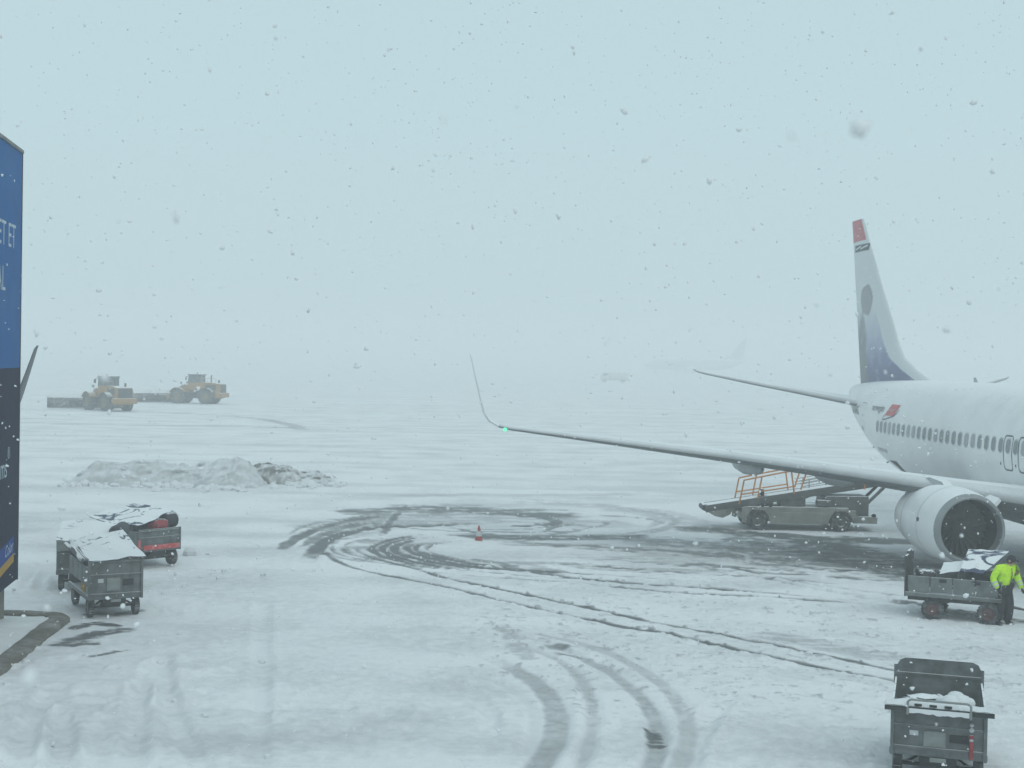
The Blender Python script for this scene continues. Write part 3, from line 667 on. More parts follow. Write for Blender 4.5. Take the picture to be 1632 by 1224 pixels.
def make_airliner():
    root = thing('airliner', 'white twin engine jet with a red topped tail fin parked at right', 'airliner')
    n = 56; rings = []
    xs = list(np.concatenate([np.linspace(0, .8, 7), np.linspace(1.1, 6.5, 16), np.linspace(7.5, 24, 12), np.linspace(24.8, 38.1, 30)]))
    for x in xs:
        zt, zb, w = fus(x); zc = (zt + zb) / 2; h = (zt - zb) / 2
        rings.append([(x - OX, w * math.sin(2 * PI * k / n), zc + h * math.cos(2 * PI * k / n)) for k in range(n)])
    MB().loft(rings).build('fuselage', M['white'], root, ang=60)
    rg = []
    for x, w, zb, zt in ((11.8, .3, 1.5, 1.9), (12.6, 1.2, 1.22, 2.0), (14, 1.75, 1.08, 2.15), (17, 1.95, 1.02, 2.25), (20, 1.92, 1.04, 2.2), (22, 1.6, 1.16, 2.1), (23.6, .5, 1.32, 1.8)):
        rg.append([(x - OX, w * math.cos(2 * PI * k / 28), (zt + zb) / 2 + (zt - zb) / 2 * math.sin(2 * PI * k / 28)) for k in range(28)])
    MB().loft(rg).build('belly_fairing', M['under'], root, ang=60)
    # wings
    for side in (1, -1):
        sec = wing_sections(side); nseg = len(sec[0])
        mb = MB().loft(sec[:11])
        # unpainted leading edge
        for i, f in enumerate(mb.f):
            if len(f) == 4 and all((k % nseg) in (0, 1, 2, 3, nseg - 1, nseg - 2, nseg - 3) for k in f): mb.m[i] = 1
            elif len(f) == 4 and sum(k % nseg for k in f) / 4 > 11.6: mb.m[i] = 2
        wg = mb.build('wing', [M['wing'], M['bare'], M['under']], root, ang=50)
        MB().loft(sec[10:]).build('winglet', M['white'], wg, ang=60)
        tip = Vector((22.27 - OX, 16.8 * side, 3.60))
        MB().ball(tip, (.10, .07, .06)).build('navigation_light', lamp if side > 0 else M['red'], wg)
        for y, x0, L_, zz in ((6.42, 18.3, 4.4, 2.58), (8.95, 19.5, 3.9, 2.82)):
            pr = [(0, .02), (.08, .15), (.25, .26), (.5, .30), (.75, .24), (.93, .12), (1, .02)]
            MB().lathe([(a * L_, r_) for a, r_ in pr], 16, 0, Matrix.Translation((x0 - OX, y * side, zz - .22)) @ Matrix.Diagonal((1, 1.05, 1.0, 1))).build('flap_fairing', M['under'] if False else M['wing'], wg)
        # dark gap in the slat, seen from the front
        a = sec[7][0]; b = sec[8][0]
        # engine
        e = bpy.data.objects.new('engine', None); COL.objects.link(e); e.parent = root; e.location = (13.15 - OX, 4.83 * side, 1.53)
        sq = .93
        MB().lathe([(.22, .985), (.6, 1.04), (1.2, 1.085), (2.0, 1.08), (2.8, 1.0), (3.4, .89), (3.75, .80), (3.72, .74), (3.3, .72)], 48, 0, None, 'X', sq).build('cowling', M['white'], e, ang=70)
        MB().lathe([(.22, .985), (.10, .955), (.02, .92), (.0, .885), (.02, .85), (.08, .845), (.3, .815)], 48, 0, None, 'X', sq).build('inlet_lip', M['lip'], e, ang=80)
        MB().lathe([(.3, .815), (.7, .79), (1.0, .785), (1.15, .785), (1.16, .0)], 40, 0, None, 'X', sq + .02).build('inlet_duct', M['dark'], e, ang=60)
        MB().lathe([(1.22, 1.0885), (1.24, 1.0885)], 48, 0, None, 'X', sq).build('cowl_seam', M['wing_seam'], e)
        MB().lathe([(2.58, 1.031), (2.605, 1.028)], 48, 0, None, 'X', sq).build('cowl_seam', M['wing_seam'], e)
        fb = MB()
        for k in range(24):
            t = 2 * PI * k / 24; Mx = Matrix.Rotation(t, 4, 'X')
            fb.add([(.88, -.06, .20), (1.05, .07, .20), (.82, -.10, .75), (1.06, .12, .75)], [(0, 1, 3, 2)], 0, Mx)
        fb.build('fan', M['fan'], e, smooth=False)
        MB().lathe([(.55, .0), (.62, .06), (.8, .15), (.98, .21), (1.0, .2)], 20).build('spinner', M['fan'], e)
        MB().lathe([(3.3, .56), (3.9, .52), (4.5, .40), (4.52, .36), (4.1, .34)], 28).build('exhaust_nozzle', M['bare'], e)
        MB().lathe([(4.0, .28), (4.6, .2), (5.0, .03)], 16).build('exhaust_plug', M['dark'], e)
        s_ = -side
        MB().prism([(0.55, 0), (.75, .30), (1.45, .34), (1.75, 0)], -.05, .05, 0, Matrix.Translation((0, 0, 0)) @ Matrix.Rotation(R(54) * (1 if s_ < 0 else -1), 4, 'X') @ Matrix.Translation((0, 0, 1.04))).build('strake', M['white'], e)
        MB().loft([[(1.5, -.12, .95), (1.5, .12, .95), (1.9, .12, 1.15), (1.9, -.12, 1.15)], [(2.6, -.2, .7), (2.6, .2, .7), (2.6, .2, 1.22), (2.6, -.2, 1.22)], [(4.6, -.18, .45), (4.6, .18, .45), (4.6, .18, .95), (4.6, -.18, .95)]]).build('pylon', M['wing'], e, ang=50)
        MB().cyl((1.15, side * 1.06, .18), (1.15, side * 1.092, .18), .06, .06, 12, 0).build('access_panel', M['seal'], e)
        # stabiliser
        st = []
        for y, z, le, ch in ((.3, 4.42, 33.4, 4.0), (1.2, 4.50, 33.95, 3.6), (3, 4.74, 35.15, 2.85), (5, 4.99, 36.5, 2.05), (6.9, 5.26, 37.8, 1.35), (7.18, 5.31, 38.15, 1.0)):
            st.append([(le + a - OX, y * side, z + b * 1.15 + (le + a - 36.2) * .10) for a, b in foil(ch, 9, .09)])
        sm = MB().loft(st); ns = len(st[0])
        for i, f in enumerate(sm.f):
            if len(f) == 4 and all((k % ns) in (0, 1, 2, ns - 1, ns - 2) for k in f): sm.m[i] = 1
        sm.build('stabilizer', [M['wing'], M['bare']], root, ang=50)
        # main gear
        g = bpy.data.objects.new('main_gear', None); COL.objects.link(g); g.parent = root; g.location = (19.6 - OX, 2.86 * side, 0)
        MB().cyl((0, 0, .5), (0, 0, 1.9), .12).cyl((0, -.45, .57), (0, .45, .57), .09).cyl((0, 0, 1.0), (.3, -.9 * side, 1.6), .05).build('strut', M['hub'], g)
        for yy in (-.43, .43):
            w = MB().lathe([(-.18, .3), (-.19, .46), (-.13, .55), (.13, .55), (.19, .46), (.18, .3)], 24, 0, Matrix.Translation((0, yy, .55)), 'Y').build('wheel', M['tyre'], g)
            MB().cyl((0, yy - .15, .55), (0, yy + .15, .55), .3, .3, 18).build('rim', M['hub'], g)
    g = bpy.data.objects.new('nose_gear', None); COL.objects.link(g); g.parent = root; g.location = (4 - OX, 0, 0)
    MB().cyl((0, 0, .35), (0, 0, 1.6), .09).cyl((0, -.25, .34), (0, .25, .34), .05).build('strut', M['hub'], g)
    for yy in (-.24, .24):
        MB().lathe([(-.1, .15), (-.1, .3), (-.06, .34), (.06, .34), (.1, .3), (.1, .15)], 20, 0, Matrix.Translation((0, yy, .34)), 'Y').build('wheel', M['tyre'], g)
    # fin
    LE = [(4.95, 27.4), (5.31, 28.72), (5.75, 30.4), (6.26, 31.89), (6.91, 32.66), (7.64, 33.23), (8.45, 33.97), (9.28, 34.73), (10.35, 35.6), (11.11, 36.31), (12.2, 37.15), (12.45, 37.45)]
    secs = []; edge = []
    for z, le in LE:
        te = 37.22 + (z - 5.01) * (38.95 - 37.22) / 7.45; ch = te - le
        th = min(.45, .085 * min(ch, 5.2)) / ch if z < 12.3 else .02
        prof = foil(ch, 13, th); secs.append([(le + a - OX, b * (1 if b >= 0 else 1 / .75), z) for a, b in prof]); edge += [a for a, b in prof]
    fm = MB().loft(secs); fin = fm.build('tail_fin', M['fin'], root, ang=60)
    at_ = fin.data.attributes.new('behind_edge', 'FLOAT', 'POINT'); at_.data.foreach_set('value', edge)
    mb = MB()       # dark outlined strip with a pale wave under the red tip
    def finp(x, z, off=.012):
        i = [k for k in range(len(LE) - 1) if LE[k][0] <= z][-1]; f = (z - LE[i][0]) / (LE[i + 1][0] - LE[i][0]); le = LE[i][1] + f * (LE[i + 1][1] - LE[i][1])
        te = 37.22 + (z - 5.01) * .2322; ch = te - le; th = min(.45, .085 * min(ch, 5.2)) / ch
        u = min(max((x - le) / ch, 0.0), 1); y = 5 * th * (.2969 * math.sqrt(u) - .126 * u - .3516 * u * u + .2843 * u ** 3 - .1036 * u ** 4) * ch
        return Vector((x - OX, y + off, z))
    def finstrip(x0, z0, x1, z1, w, m, nn=8, off=.012):
        mb.grid([[finp(x0 + (x1 - x0) * k / nn, z0 + (z1 - z0) * k / nn + s * w / 2, off) for k in range(nn + 1)] for s in (-1, 1)], m)
    finstrip(36.35, 11.12, 38.3, 11.14, .30, 0); finstrip(36.5, 11.18, 37.4, 11.08, .07, 1, off=.016); finstrip(37.3, 11.2, 38.2, 11.1, .07, 1, off=.016)
    mb.build('fin_emblem', [M['seal'], M['letter_white']], fin, smooth=False)
    # rudder line
    mb = MB(); finstrip(35.2, 5.2, 37.3, 11.5, .05, 0) if False else None
    # cabin windows, doors, lettering: laid on the starboard skin
    def patch(poly_pts, m_out, name, parent=root, off=.008, lab=None):
        c = Vector((sum(p[0] for p in poly_pts) / len(poly_pts), sum(p[1] for p in poly_pts) / len(poly_pts)))
        vs = [skin(c.x, c.y, off)] + [skin(p[0], p[1], off) for p in poly_pts]; k = len(poly_pts)
        return MB().add(vs, [(0, 1 + i, 1 + (i + 1) % k) for i in range(k)]).build(name, m_out, parent, fix=False)
    def rrect(cx, cz, w, h, r, nn=4):
        P = []
        for sx, sz, a0 in ((1, 1, 0), (-1, 1, 90), (-1, -1, 180), (1, -1, 270)):
            for k in range(nn + 1):
                a = R(a0 + 90 * k / nn); P.append((cx + sx * (w / 2 - r) + r * math.cos(a), cz + sz * (h / 2 - r) + r * math.sin(a)))
        return P
    def outline(poly, w, name, m, parent=root, off=.010, skip=None):
        c = Vector((sum(p[0] for p in poly) / len(poly), sum(p[1] for p in poly) / len(poly))); k = len(poly)
        ins = [tuple(Vector(p) + (c - Vector(p)).normalized() * w) for p in poly]
        vs = [skin(*p, off) for p in poly] + [skin(*p, off) for p in ins]
        return MB().add(vs, [(i, (i + 1) % k, k + (i + 1) % k, k + i) for i in range(k)]).build(name, m, parent, smooth=False, fix=False)
    def dense(poly, mx=.12):
        out = []
        for a, b in zip(poly, poly[1:] + poly[:1]):
            nn = max(1, int(math.dist(a, b) / mx))
            out += [(a[0] + (b[0] - a[0]) * k / nn, a[1] + (b[1] - a[1]) * k / nn) for k in range(nn)]
        return out
    wx = 17.72; exits = (17.72, 16.70)
    for k in range(-23, 24):
        x = 17.72 + k * .528
        if x < 5.9: continue
        zc = 3.56
        w = patch(rrect(x, zc, .25, .40, .11), M['winshade'] if k in (-20, -13, -9, -8, -2, 5, 6, 11, 15, 16, 20) else M['winpane'], 'cabin_window', off=.012)
        outline(rrect(x, zc, .33, .48, .15), .045, 'window_frame', M['wing'], w, off=.010)
    for x in exits:
        outline(dense(rrect(x, 3.35, .62, 1.08, .14)), .045, 'emergency_exit', M['seal'], off=.009)
    d = outline(dense(rrect(32.5, 3.55, .80, 1.70, .12)), .022, 'service_door', M['winpane'], off=.009)
    patch(rrect(32.6, 3.35, .14, .2, .06), M['seal'], 'door_handle', d)
    patch([(29.35, 2.28), (28.3, 2.32), (27.95, 1.95), (28.0, 1.72), (29.0, 1.78)], M['dark'], 'cargo_hold_opening', off=.012)  # open hold: its shaded inside painted as a dark patch on the skin
    for x, z in ((18.25, 3.0), (17.2, 3.0), (32.4, 3.9)): patch(rrect(x, z, .07, .09, .03), M['seal'], 'vent_port')
    def decal(txt, x, z, size, m, shear=0, sx=1.0, name='lettering', pos=0):
        vs, fs = text_mesh(txt, size, shear)
        MB().add([skin(x - v.x * sx, z + v.y, .012) for v in vs], fs).build(name, m, root, smooth=False, fix=False)
    decal('norwegian', 31.1, 4.14, .40, M['letter'], sx=1.0)
    decal('BOEING 737-800', 30.46, 2.58, .21, M['letter'], sx=1.0)
    decal('LN-NHG', 35.3, 3.88, .52, M['letter'], sx=1.0)
    logo = [(28.75, 4.45), (27.75, 4.45), (28.05, 4.02), (29.1, 4.02)]
    lg = patch(dense(logo, .2), M['red'], 'flag_emblem', off=.012)
    vs, fs = text_mesh('unicef', .24, .2)
    MB().add([skin(28.85 - v.x * 1.1, 4.19 + v.y * .8, .018) for v in vs], fs).build('lettering', M['letter_white'], lg, smooth=False, fix=False)
    sw = [(27.65, 4.28), (27.8, 4.14), (28.05, 4.03), (28.5, 3.95), (28.95, 3.87), (29.2, 3.85), (29.3, 3.89), (29.25, 3.96), (29.12, 4.02)]
    mb = MB().grid([[skin(p[0], p[1] + s * .022, .014) for p in sw] for s in (-1, 1)]); mb.build('swoosh', M['letter'], lg, smooth=False, fix=False)
    for x in (24.6, 10.5):
        MB().prism([(x - OX - .2, 5.36), (x - OX + .24, 5.36), (x - OX + .26, 5.56), (x - OX + .08, 5.57)], -.02, .02).build('blade_antenna', M['wing'], root)
    for x, z in ((35.35, 3.35), (33.0, 2.6), (31.2, 2.1)):
        p = skin(x, z, .0); MB().cyl(p, p + Vector((0, .09, -.04)), .035, .02, 8).ball(p + Vector((0, .09, -.04)), .035).build('drain_mast', M['seal'], root)
    # cockpit glass
    for cx in (2.35, 3.0):
        patch(dense([(cx - .3, 4.0), (cx + .3, 4.15), (cx + .3, 4.5), (cx - .1, 4.35)], .15), M['glass'], 'cockpit_window')
    return root
YAW = -1.498685
PLANE = make_airliner()
PLANE.location = (16.7204, 44.0806, 0); PLANE.rotation_euler = (0, 0, YAW + PI)
# neighbour at the next stand on the left: only its winglet shows past the tower
SKIP = ('cabin_window', 'emergency_exit', 'service_door', 'cargo_hold_opening', 'vent_port', 'lettering', 'flag_emblem', 'blade_antenna', 'drain_mast', 'main_gear', 'nose_gear', 'fin_emblem')
def recolour(o, names, m):
    for ch in o.children:
        if ch.name.split('.')[0] in names:
            for s in ch.material_slots: s.link = 'OBJECT'; s.material = m
        recolour(ch, names, m)
nb = copy_tree(PLANE, None, SKIP)
nb['label'] = 'parked jet hidden behind the advertising tower with only its dark winglet showing'
recolour(nb, ('winglet', 'tail_fin'), M['grey_wl'])
a2 = R(-80); nb.rotation_euler = (0, 0, a2 + PI)
_t = Vector((4.4, -17.88)); _c, _s = math.cos(a2 + PI), math.sin(a2 + PI)
nb.location = (-15.56 - (_t.x * _c - _t.y * _s), 45.0 - (_t.x * _s + _t.y * _c), 0)
gh = copy_tree(PLANE, None, tuple(k for k in SKIP if 'gear' not in k))
gh.scale = (1.5, 1.5, 1.5); gh['label'] = 'faint grey jet barely visible in the falling snow far behind the wing'
recolour(gh, ('fuselage',), M['wing']); recolour(gh, ('tail_fin',), M['under']); recolour(gh, ('winglet', 'cowling', 'wing', 'stabilizer', 'flap_fairing', 'belly_fairing', 'pylon', 'inlet_lip'), M['white'])  # wing parts whitened to sink deeper into the haze; fuselage and fin kept grey
a3 = R(197); gh.rotation_euler = (0, 0, a3 + PI); gh.location = (97.0, 724, 0)

# ------------------------------------------------------------------ wheels used by the ground vehicles
def add_wheel(parent, c, r, w, hub, axis='Y', name='wheel'):
    Mx = Matrix.Translation(c)
    t = MB().lathe([(-w * .45, r * .55), (-w * .5, r * .85), (-w * .38, r), (w * .38, r), (w * .5, r * .85), (w * .45, r * .55)], 26, 0, Mx, axis)
    n = 22                     # tread blocks
    for k in range(n):
        a = 2 * PI * k / n
        p = (0, math.cos(a) * r, math.sin(a) * r) if axis == 'X' else (math.cos(a) * r, 0, math.sin(a) * r)
        rot = Matrix.Rotation(a, 4, 'X') if axis == 'X' else Matrix.Rotation(-a, 4, 'Y')
        d = (w * .8, r * .09, r * .12) if axis == 'X' else (r * .09, w * .8, r * .12)
        t.box((0, 0, 0), d, 0, Mx @ Matrix.Translation(p) @ rot)
    wh = t.build(name, M['tyre'], parent)
    h = MB().lathe([(-w * .42, .0), (-w * .46, r * .16), (-w * .30, r * .22), (-w * .28, r * .46), (-w * .47, r * .56), (w * .47, r * .56), (w * .28, r * .46), (w * .30, r * .22), (w * .46, r * .16), (w * .42, 0)], 20, 0, Mx, axis)
    h.build('rim', hub, wh)
    return wh

# ------------------------------------------------------------------ baggage carts
CARTS = 'baggage carts on the snowy apron'
def cart(label, loc, rz, W_=1.4, L_=2.3, z0=.40, z1=1.25, wr=.21, hub='hub', side_h=None, far_h=None, plate=True, nearp=True, wy=None, gap=.12):
    """local x across, y along, the near end panel at y=0"""
    c = thing('baggage_cart', label, 'baggage cart', loc, rz, CARTS); side_h = side_h or (z1 - .03); far_h = far_h or z1
    MB().box((0, L_ / 2, z0 + .02), (W_ - .04, L_ - .06, .05)).box((0, L_ / 2, z0 - .06), (.5, L_ - .2, .1)).box((-W_ * .4, L_ / 2, z0 - .05), (.07, L_ - .1, .09)).box((W_ * .4, L_ / 2, z0 - .05), (.07, L_ - .1, .09)).build('bed', M['cart_dark'], c)
    if nearp:
        p = MB().box((0, .02, (z0 + z1) / 2), (W_, .035, z1 - z0), b=.008)
        for z in (z0 + .12, z0 + .62 * (z1 - z0), z1 - .05): p.box((0, -.012, z), (W_ - .1, .03, .035), b=.006)
        for x in (-W_ / 2 + .025, W_ / 2 - .025): p.box((x, -.008, (z0 + z1) / 2), (.05, .05, z1 - z0 + .01), b=.006)
        pn = p.build('end_panel', M['cart'], c)
        if plate:
            h = z1 - z0
            MB().box((-.05, -.012, z0 + .38 * h), (.30, .02, .32 * h), b=.005).build('number_plate', M['cart_light'], pn)
            MB().box((.27, -.010, z0 + .42 * h), (.24, .022, .16 * h), b=.005).build('vent_slot', M['dark'], pn)
            MB().box((-.33, -.010, z0 + .48 * h), (.12, .016, .1 * h)).build('sticker', M['cone_white'], pn)
            MB().box((0, -.03, z0 - .03), (.22, .02, .06)).build('sticker', M['cart_light'], pn)
    MB().box((0, L_ - .02, (z0 + far_h) / 2), (W_, .035, far_h - z0), b=.008).box((0, L_ + .01, far_h - .1), (W_ - .1, .03, .04)).build('end_panel', M['cart'], c)
    n = 4
    for sx in (-1, 1):
        for k in range(n):       # side boards are separate hinged panels
            y0 = .06 + (L_ - .12) * k / n; y1 = .06 + (L_ - .12) * (k + 1) / n - .018
            MB().box((sx * (W_ / 2 - .02), (y0 + y1) / 2, z0 + gap + (side_h - z0 - gap) / 2), (.03, y1 - y0, side_h - z0 - gap), b=.006).build('side_board', M['cart'], c)
        MB().box((sx * (W_ / 2 - .015), L_ / 2, z0 + .05), (.05, L_, .09), b=.008).build('side_rail', M['cart'], c)
    for yy in (wy or (.28, L_ - .32)):
        MB().cyl((-W_ / 2 + .1, yy, wr), (W_ / 2 - .1, yy, wr), .035).box((0, yy, (wr + z0) / 2), (.5, .22, z0 - wr)).tube([(-.45, yy, wr), (-.2, yy + .12, z0 - .05)], .02).tube([(.45, yy, wr), (.2, yy + .12, z0 - .05)], .02).build('axle', M['cart_dark'], c)
        for sx in (-1, 1): add_wheel(c, (sx * (W_ / 2 - .1), yy, wr - .01), wr, .13, M[hub], 'X')
    MB().tube([(-.2, L_ - .3, z0 - .1), (0, L_ + .55, .3), (.2, L_ - .3, z0 - .1)], .025).ball((0, L_ + .58, .3), .06).build('drawbar', M['cart_dark'], c)
    return c
def sheet(parent, corners, m, name='cover', nx=14, ny=12, sag=.06, rip=.015, seed=1, th=.02):
    """bowed cover sheet with thickness between four corners (near-left, near-right, far-right, far-left)"""
    rd = random.Random(seed); A, B, C_, D_ = [Vector(q) for q in corners]; ph = [rd.uniform(0, 6) for _ in range(4)]; P = []
    for j in range(ny + 1):
        v = j / ny; row = []
        for i in range(nx + 1):
            u = i / nx; p = A.lerp(B, u).lerp(D_.lerp(C_, u), v)
            p.z += sag * math.sin(PI * u) * math.sin(PI * v) + rip * (math.sin(9 * u + ph[0] + 3 * v) + math.sin(7 * v + ph[1] - 2 * u) + .6 * math.sin(17 * u + 11 * v + ph[2])) + (rd.uniform(-.004, .004))
            row.append(p)
        P.append(row)
    top = [[p + Vector((0, 0, th)) for p in r] for r in P]; mb = MB().grid(top).grid([r[::-1] for r in P])
    per = lambda G: [G[0][i] for i in range(nx + 1)] + [G[j][nx] for j in range(1, ny + 1)] + [G[ny][i] for i in range(nx - 1, -1, -1)] + [G[j][0] for j in range(ny - 1, 0, -1)]
    a, b = per(top), per(P); k = len(a)
    mb.add(a + b, [(i, k + i, k + (i + 1) % k, (i + 1) % k) for i in range(k)])
    return mb.build(name, m, parent, ang=50)
def bag(label, c, size, rz, m, seed, name='duffel_bag', cat='bag'):
    rd = random.Random(seed); t = thing(name, label, cat, c, rz)
    n = 14; rings = []
    for i in range(11):
        u = i / 10; x = (u - .5) * size[0]; e = (1 - abs(2 * u - 1) ** 4) ** .5 if 0 < u < 1 else .25; ring = []
        for k in range(n):
            a = 2 * PI * k / n; rr = e * (1 + rd.uniform(-.06, .06))
            ring.append((x, size[1] / 2 * rr * math.copysign(abs(math.cos(a)) ** .7, math.cos(a)), size[2] / 2 + size[2] / 2 * rr * math.copysign(abs(math.sin(a)) ** .7, math.sin(a))))
        rings.append(ring)
    MB().loft(rings).build('body', m, t, ang=70)
    MB().tube([(-size[0] * .22, -size[1] * .2, size[2] * .96), (-size[0] * .1, -size[1] * .34, size[2] * .93), (size[0] * .1, -size[1] * .34, size[2] * .93), (size[0] * .22, -size[1] * .2, size[2] * .96)], .014).build('handle', M['cart_dark'], t)
    for s in (-.3, .3): MB().lathe([(s * size[0] - .02, size[1] * .49), (s * size[0] + .02, size[1] * .49)], 14, 0, Matrix.Translation((0, 0, size[2] / 2)) @ Matrix.Diagonal((1, 1, size[2] / size[1] * 1.02, 1))).build('strap', M['cart_dark'], t)
    return t
def local(o, p):
    return o.location + Matrix.Rotation(o.rotation_euler.z, 3, 'Z') @ Vector(p)

# 1: the near cart on the left
c1 = cart('grey steel cart nearest the tower with a light plate and snow covered sloping lid', (-8.74, 30.66, 0), R(28), 1.20, 2.3, .40, 1.28, .21, side_h=1.12, gap=.30)
sheet(c1, [(-.58, -.04, 1.24), (.65, -.06, 1.31), (.64, 2.3, 1.62), (-.62, 2.35, 1.44)], M['tarp'], sag=.02, seed=3)
sheet(c1, [(-.68, .35, 1.20), (-.57, .1, 1.26), (-.55, 2.3, 1.47), (-.72, 2.3, 1.38)], M['tarp'], 'cover_flap', 4, 10, .01, .02, 5)
MB().box((-.605, .5, .62), (.03, .4, .14)).build('yellow_reflector', M['band_yellow'], c1)
# 2: behind it
c2 = cart('grey cart half hidden behind the near one under a white rolled tarpaulin', (-10.42, 34.0, 0), R(14), 1.42, 2.1, .40, 1.22, .21, side_h=1.2, plate=False)
sheet(c2, [(-.72, -.05, 1.22), (.70, -.05, 1.24), (.72, 1.9, 1.50), (-.72, 1.9, 1.50)], M['tarp'], sag=.12, seed=8, rip=.02)
MB().box((0, -.07, 1.12), (1.42, .02, .24), b=.008).build('front_flap', M['cart_light'], c2)
MB().lathe([(-.1, .03), (-.04, .15), (.1, .19), (.5, .17), (.9, .19), (1.05, .15), (1.1, .03)], 14, 0, Matrix.Translation((.66, .35, 1.36)) @ Matrix.Rotation(R(80), 4, 'Z')).build('rolled_cover', M['roll'], c2)
# 3: right-hand one of the left group
c3 = cart('grey cart with a red stripe low on its end and dark luggage under its lid', (-9.62, 37.95, 0), R(48), 1.34, 2.4, .44, 1.06, .23, hub='hub_red', side_h=1.0, plate=False)
sheet(c3, [(-.76, -.10, 1.15), (.62, .30, 1.50), (.68, 2.4, 1.50), (-.74, 2.4, 1.20)], M['tarp_thin'], sag=.05, rip=.022, seed=4)
MB().box((.05, -.022, .56), (1.15, .03, .13), b=.01).build('red_stripe', M['red'], c3)
MB().box((-.67, -.03, .62), (.07, .04, .34), b=.01).build('red_reflector', M['red'], c3)
bag('red bag wedged under the patchy lid of the far left cart', local(c3, (.12, .26, 1.0)), (.62, .42, .30), R(48), M['bag_red'], 2)
bag('black duffel bag bulging from the right end of the far left cart', local(c3, (.58, .45, 1.02)), (.85, .50, .44), R(110), M['bag'], 3)
# 4: beside the engine, seen from its long side
c4 = cart('long grey cart in front of the engine with red hubs and tilted white lids', (9.60, 33.0, 0), R(-113.3), 1.35, 2.15, .52, 1.02, .25, hub='hub_red', side_h=1.0, plate=False, nearp=False, wy=(.62, 1.86))
c4.rotation_euler = (0, 0, R(-113.3)); 
MB().box((0, .0, .98), (1.3, .05, .95), b=.012).box((0, .0, 1.46), (.5, .06, .12)).box((-.5, .02, .52), (.08, .1, .2)).build('end_panel', M['cart_dark'], c4)
for y_ in (.85, 1.6): MB().box((.685, y_, .93), (.02, .16, .07), b=.01).build('latch', M['dark'], c4)
sheet(c4, [(.5, .75, 1.06), (.5, 1.45, 1.20), (-.4, 1.45, 1.34), (-.4, .75, 1.2)], M['tarp'], sag=.01, rip=.006, seed=6)
sheet(c4, [(.66, 1.22, 1.20), (.66, 1.72, 1.16), (-.5, 2.25, 1.58), (-.5, 1.3, 1.56)], M['tarp_thin'], sag=.02, rip=.008, seed=12)
bag('dark bag under the tilted lid of the cart by the engine', local(c4, (.1, 1.75, .80)), (.9, .6, .42), R(-20), M['bag'], 21)
bag('small dark bag at the tall end board of the cart by the engine', local(c4, (.2, .4, .70)), (.5, .45, .40), R(10), M['bag'], 23)
# 5: lower right corner
c5 = cart('grey cart cropped at the lower right with a tall rounded far board', (6.08, 19.3, 0), R(-17), 1.30, 2.1, .42, 1.10, .24, side_h=1.08, far_h=1.0)
bp = [(-.62, .98), (.62, .98), (.62, 1.25), (.58, 1.34), (.50, 1.38), (-.50, 1.38), (-.58, 1.34), (-.62, 1.25)]
MB().prism(bp, 2.06, 2.10).box((0, 2.05, 1.14), (1.26, .03, .035)).box((-.64, 2.08, 1.12), (.05, .06, .3)).box((.64, 2.08, 1.12), (.05, .06, .3)).build('tall_board', M['cart'], c5)
hb = MB().box((0, -.10, 1.15), (1.46, .30, .035), b=.01).box((0, -.24, 1.13), (1.46, .02, .07), b=.006)
hb.build('shelf', M['cart_dark'], c5)
MB().tube([(-.42, -.27, 1.06), (-.42, -.27, 1.24), (-.38, -.27, 1.27), (.38, -.27, 1.27), (.42, -.27, 1.24), (.42, -.27, 1.06)], .016, 8).build('handle', M['cart_light'], c5)
rd = random.Random(5)
mb = MB()
for sx0, sx1 in ((-.72, .72),):
    rows = []
    for v in np.linspace(0, 1, 7):
        rows.append([(x, -.25 + .30 * v, 1.168 + .075 * math.sin(PI * min(1, v * 1.05)) * (.6 + .5 * math.sin(x * 7 + 1) * math.sin(x * 3)) + rd.uniform(0, .012)) for x in np.linspace(sx0, sx1, 34)])
    mb.grid(rows)
mb.build('shelf_snow', M['snow'], c5, ang=180)
MB().grid([[(x, -.272, z + (rd.uniform(-.012, .012) if z < 1.1 else 0)) for x in np.linspace(-.40, .40, 16)] for z in (1.08, 1.11, 1.15)] ).build('handle_snow', M['snow'], c5)
for k in range(3): MB().box((-.28 + .2 * k, -.262, 1.20), (.1, .02, .035), b=.005).build('slot', M['dark'], c5)
mb = MB()
for dx, dy, r_ in ((.16, .40, .16), (.30, .46, .15), (.40, .52, .10), (.05, .5, .10), (.24, .62, .15)): mb.ball((dx, dy, 1.10), (r_, r_ * 1.3, r_ * rd.uniform(.7, .95)), seg=16, rings=9, jit=.07, rnd=rd)
mb.build('snow_mound', M['snow'], c5, ang=180)
bag('dark snow dusted bag lying inside the lower right cart', local(c5, (-.2, 1.1, .62)), (.8, .5, .42), R(10), M['bag'], 31)
MB().box((.44, -.035, .62), (.055, .03, .34), b=.01).build('red_strap', M['bag_red'], c5)
MB().ball((.44, -.04, .86), (.035, .03, .035)).ball((.44, -.04, .93), (.03, .03, .03)).ball((.44, -.055, .72), (.03, .02, .02)).build('latch', M['cone_white'], c5)

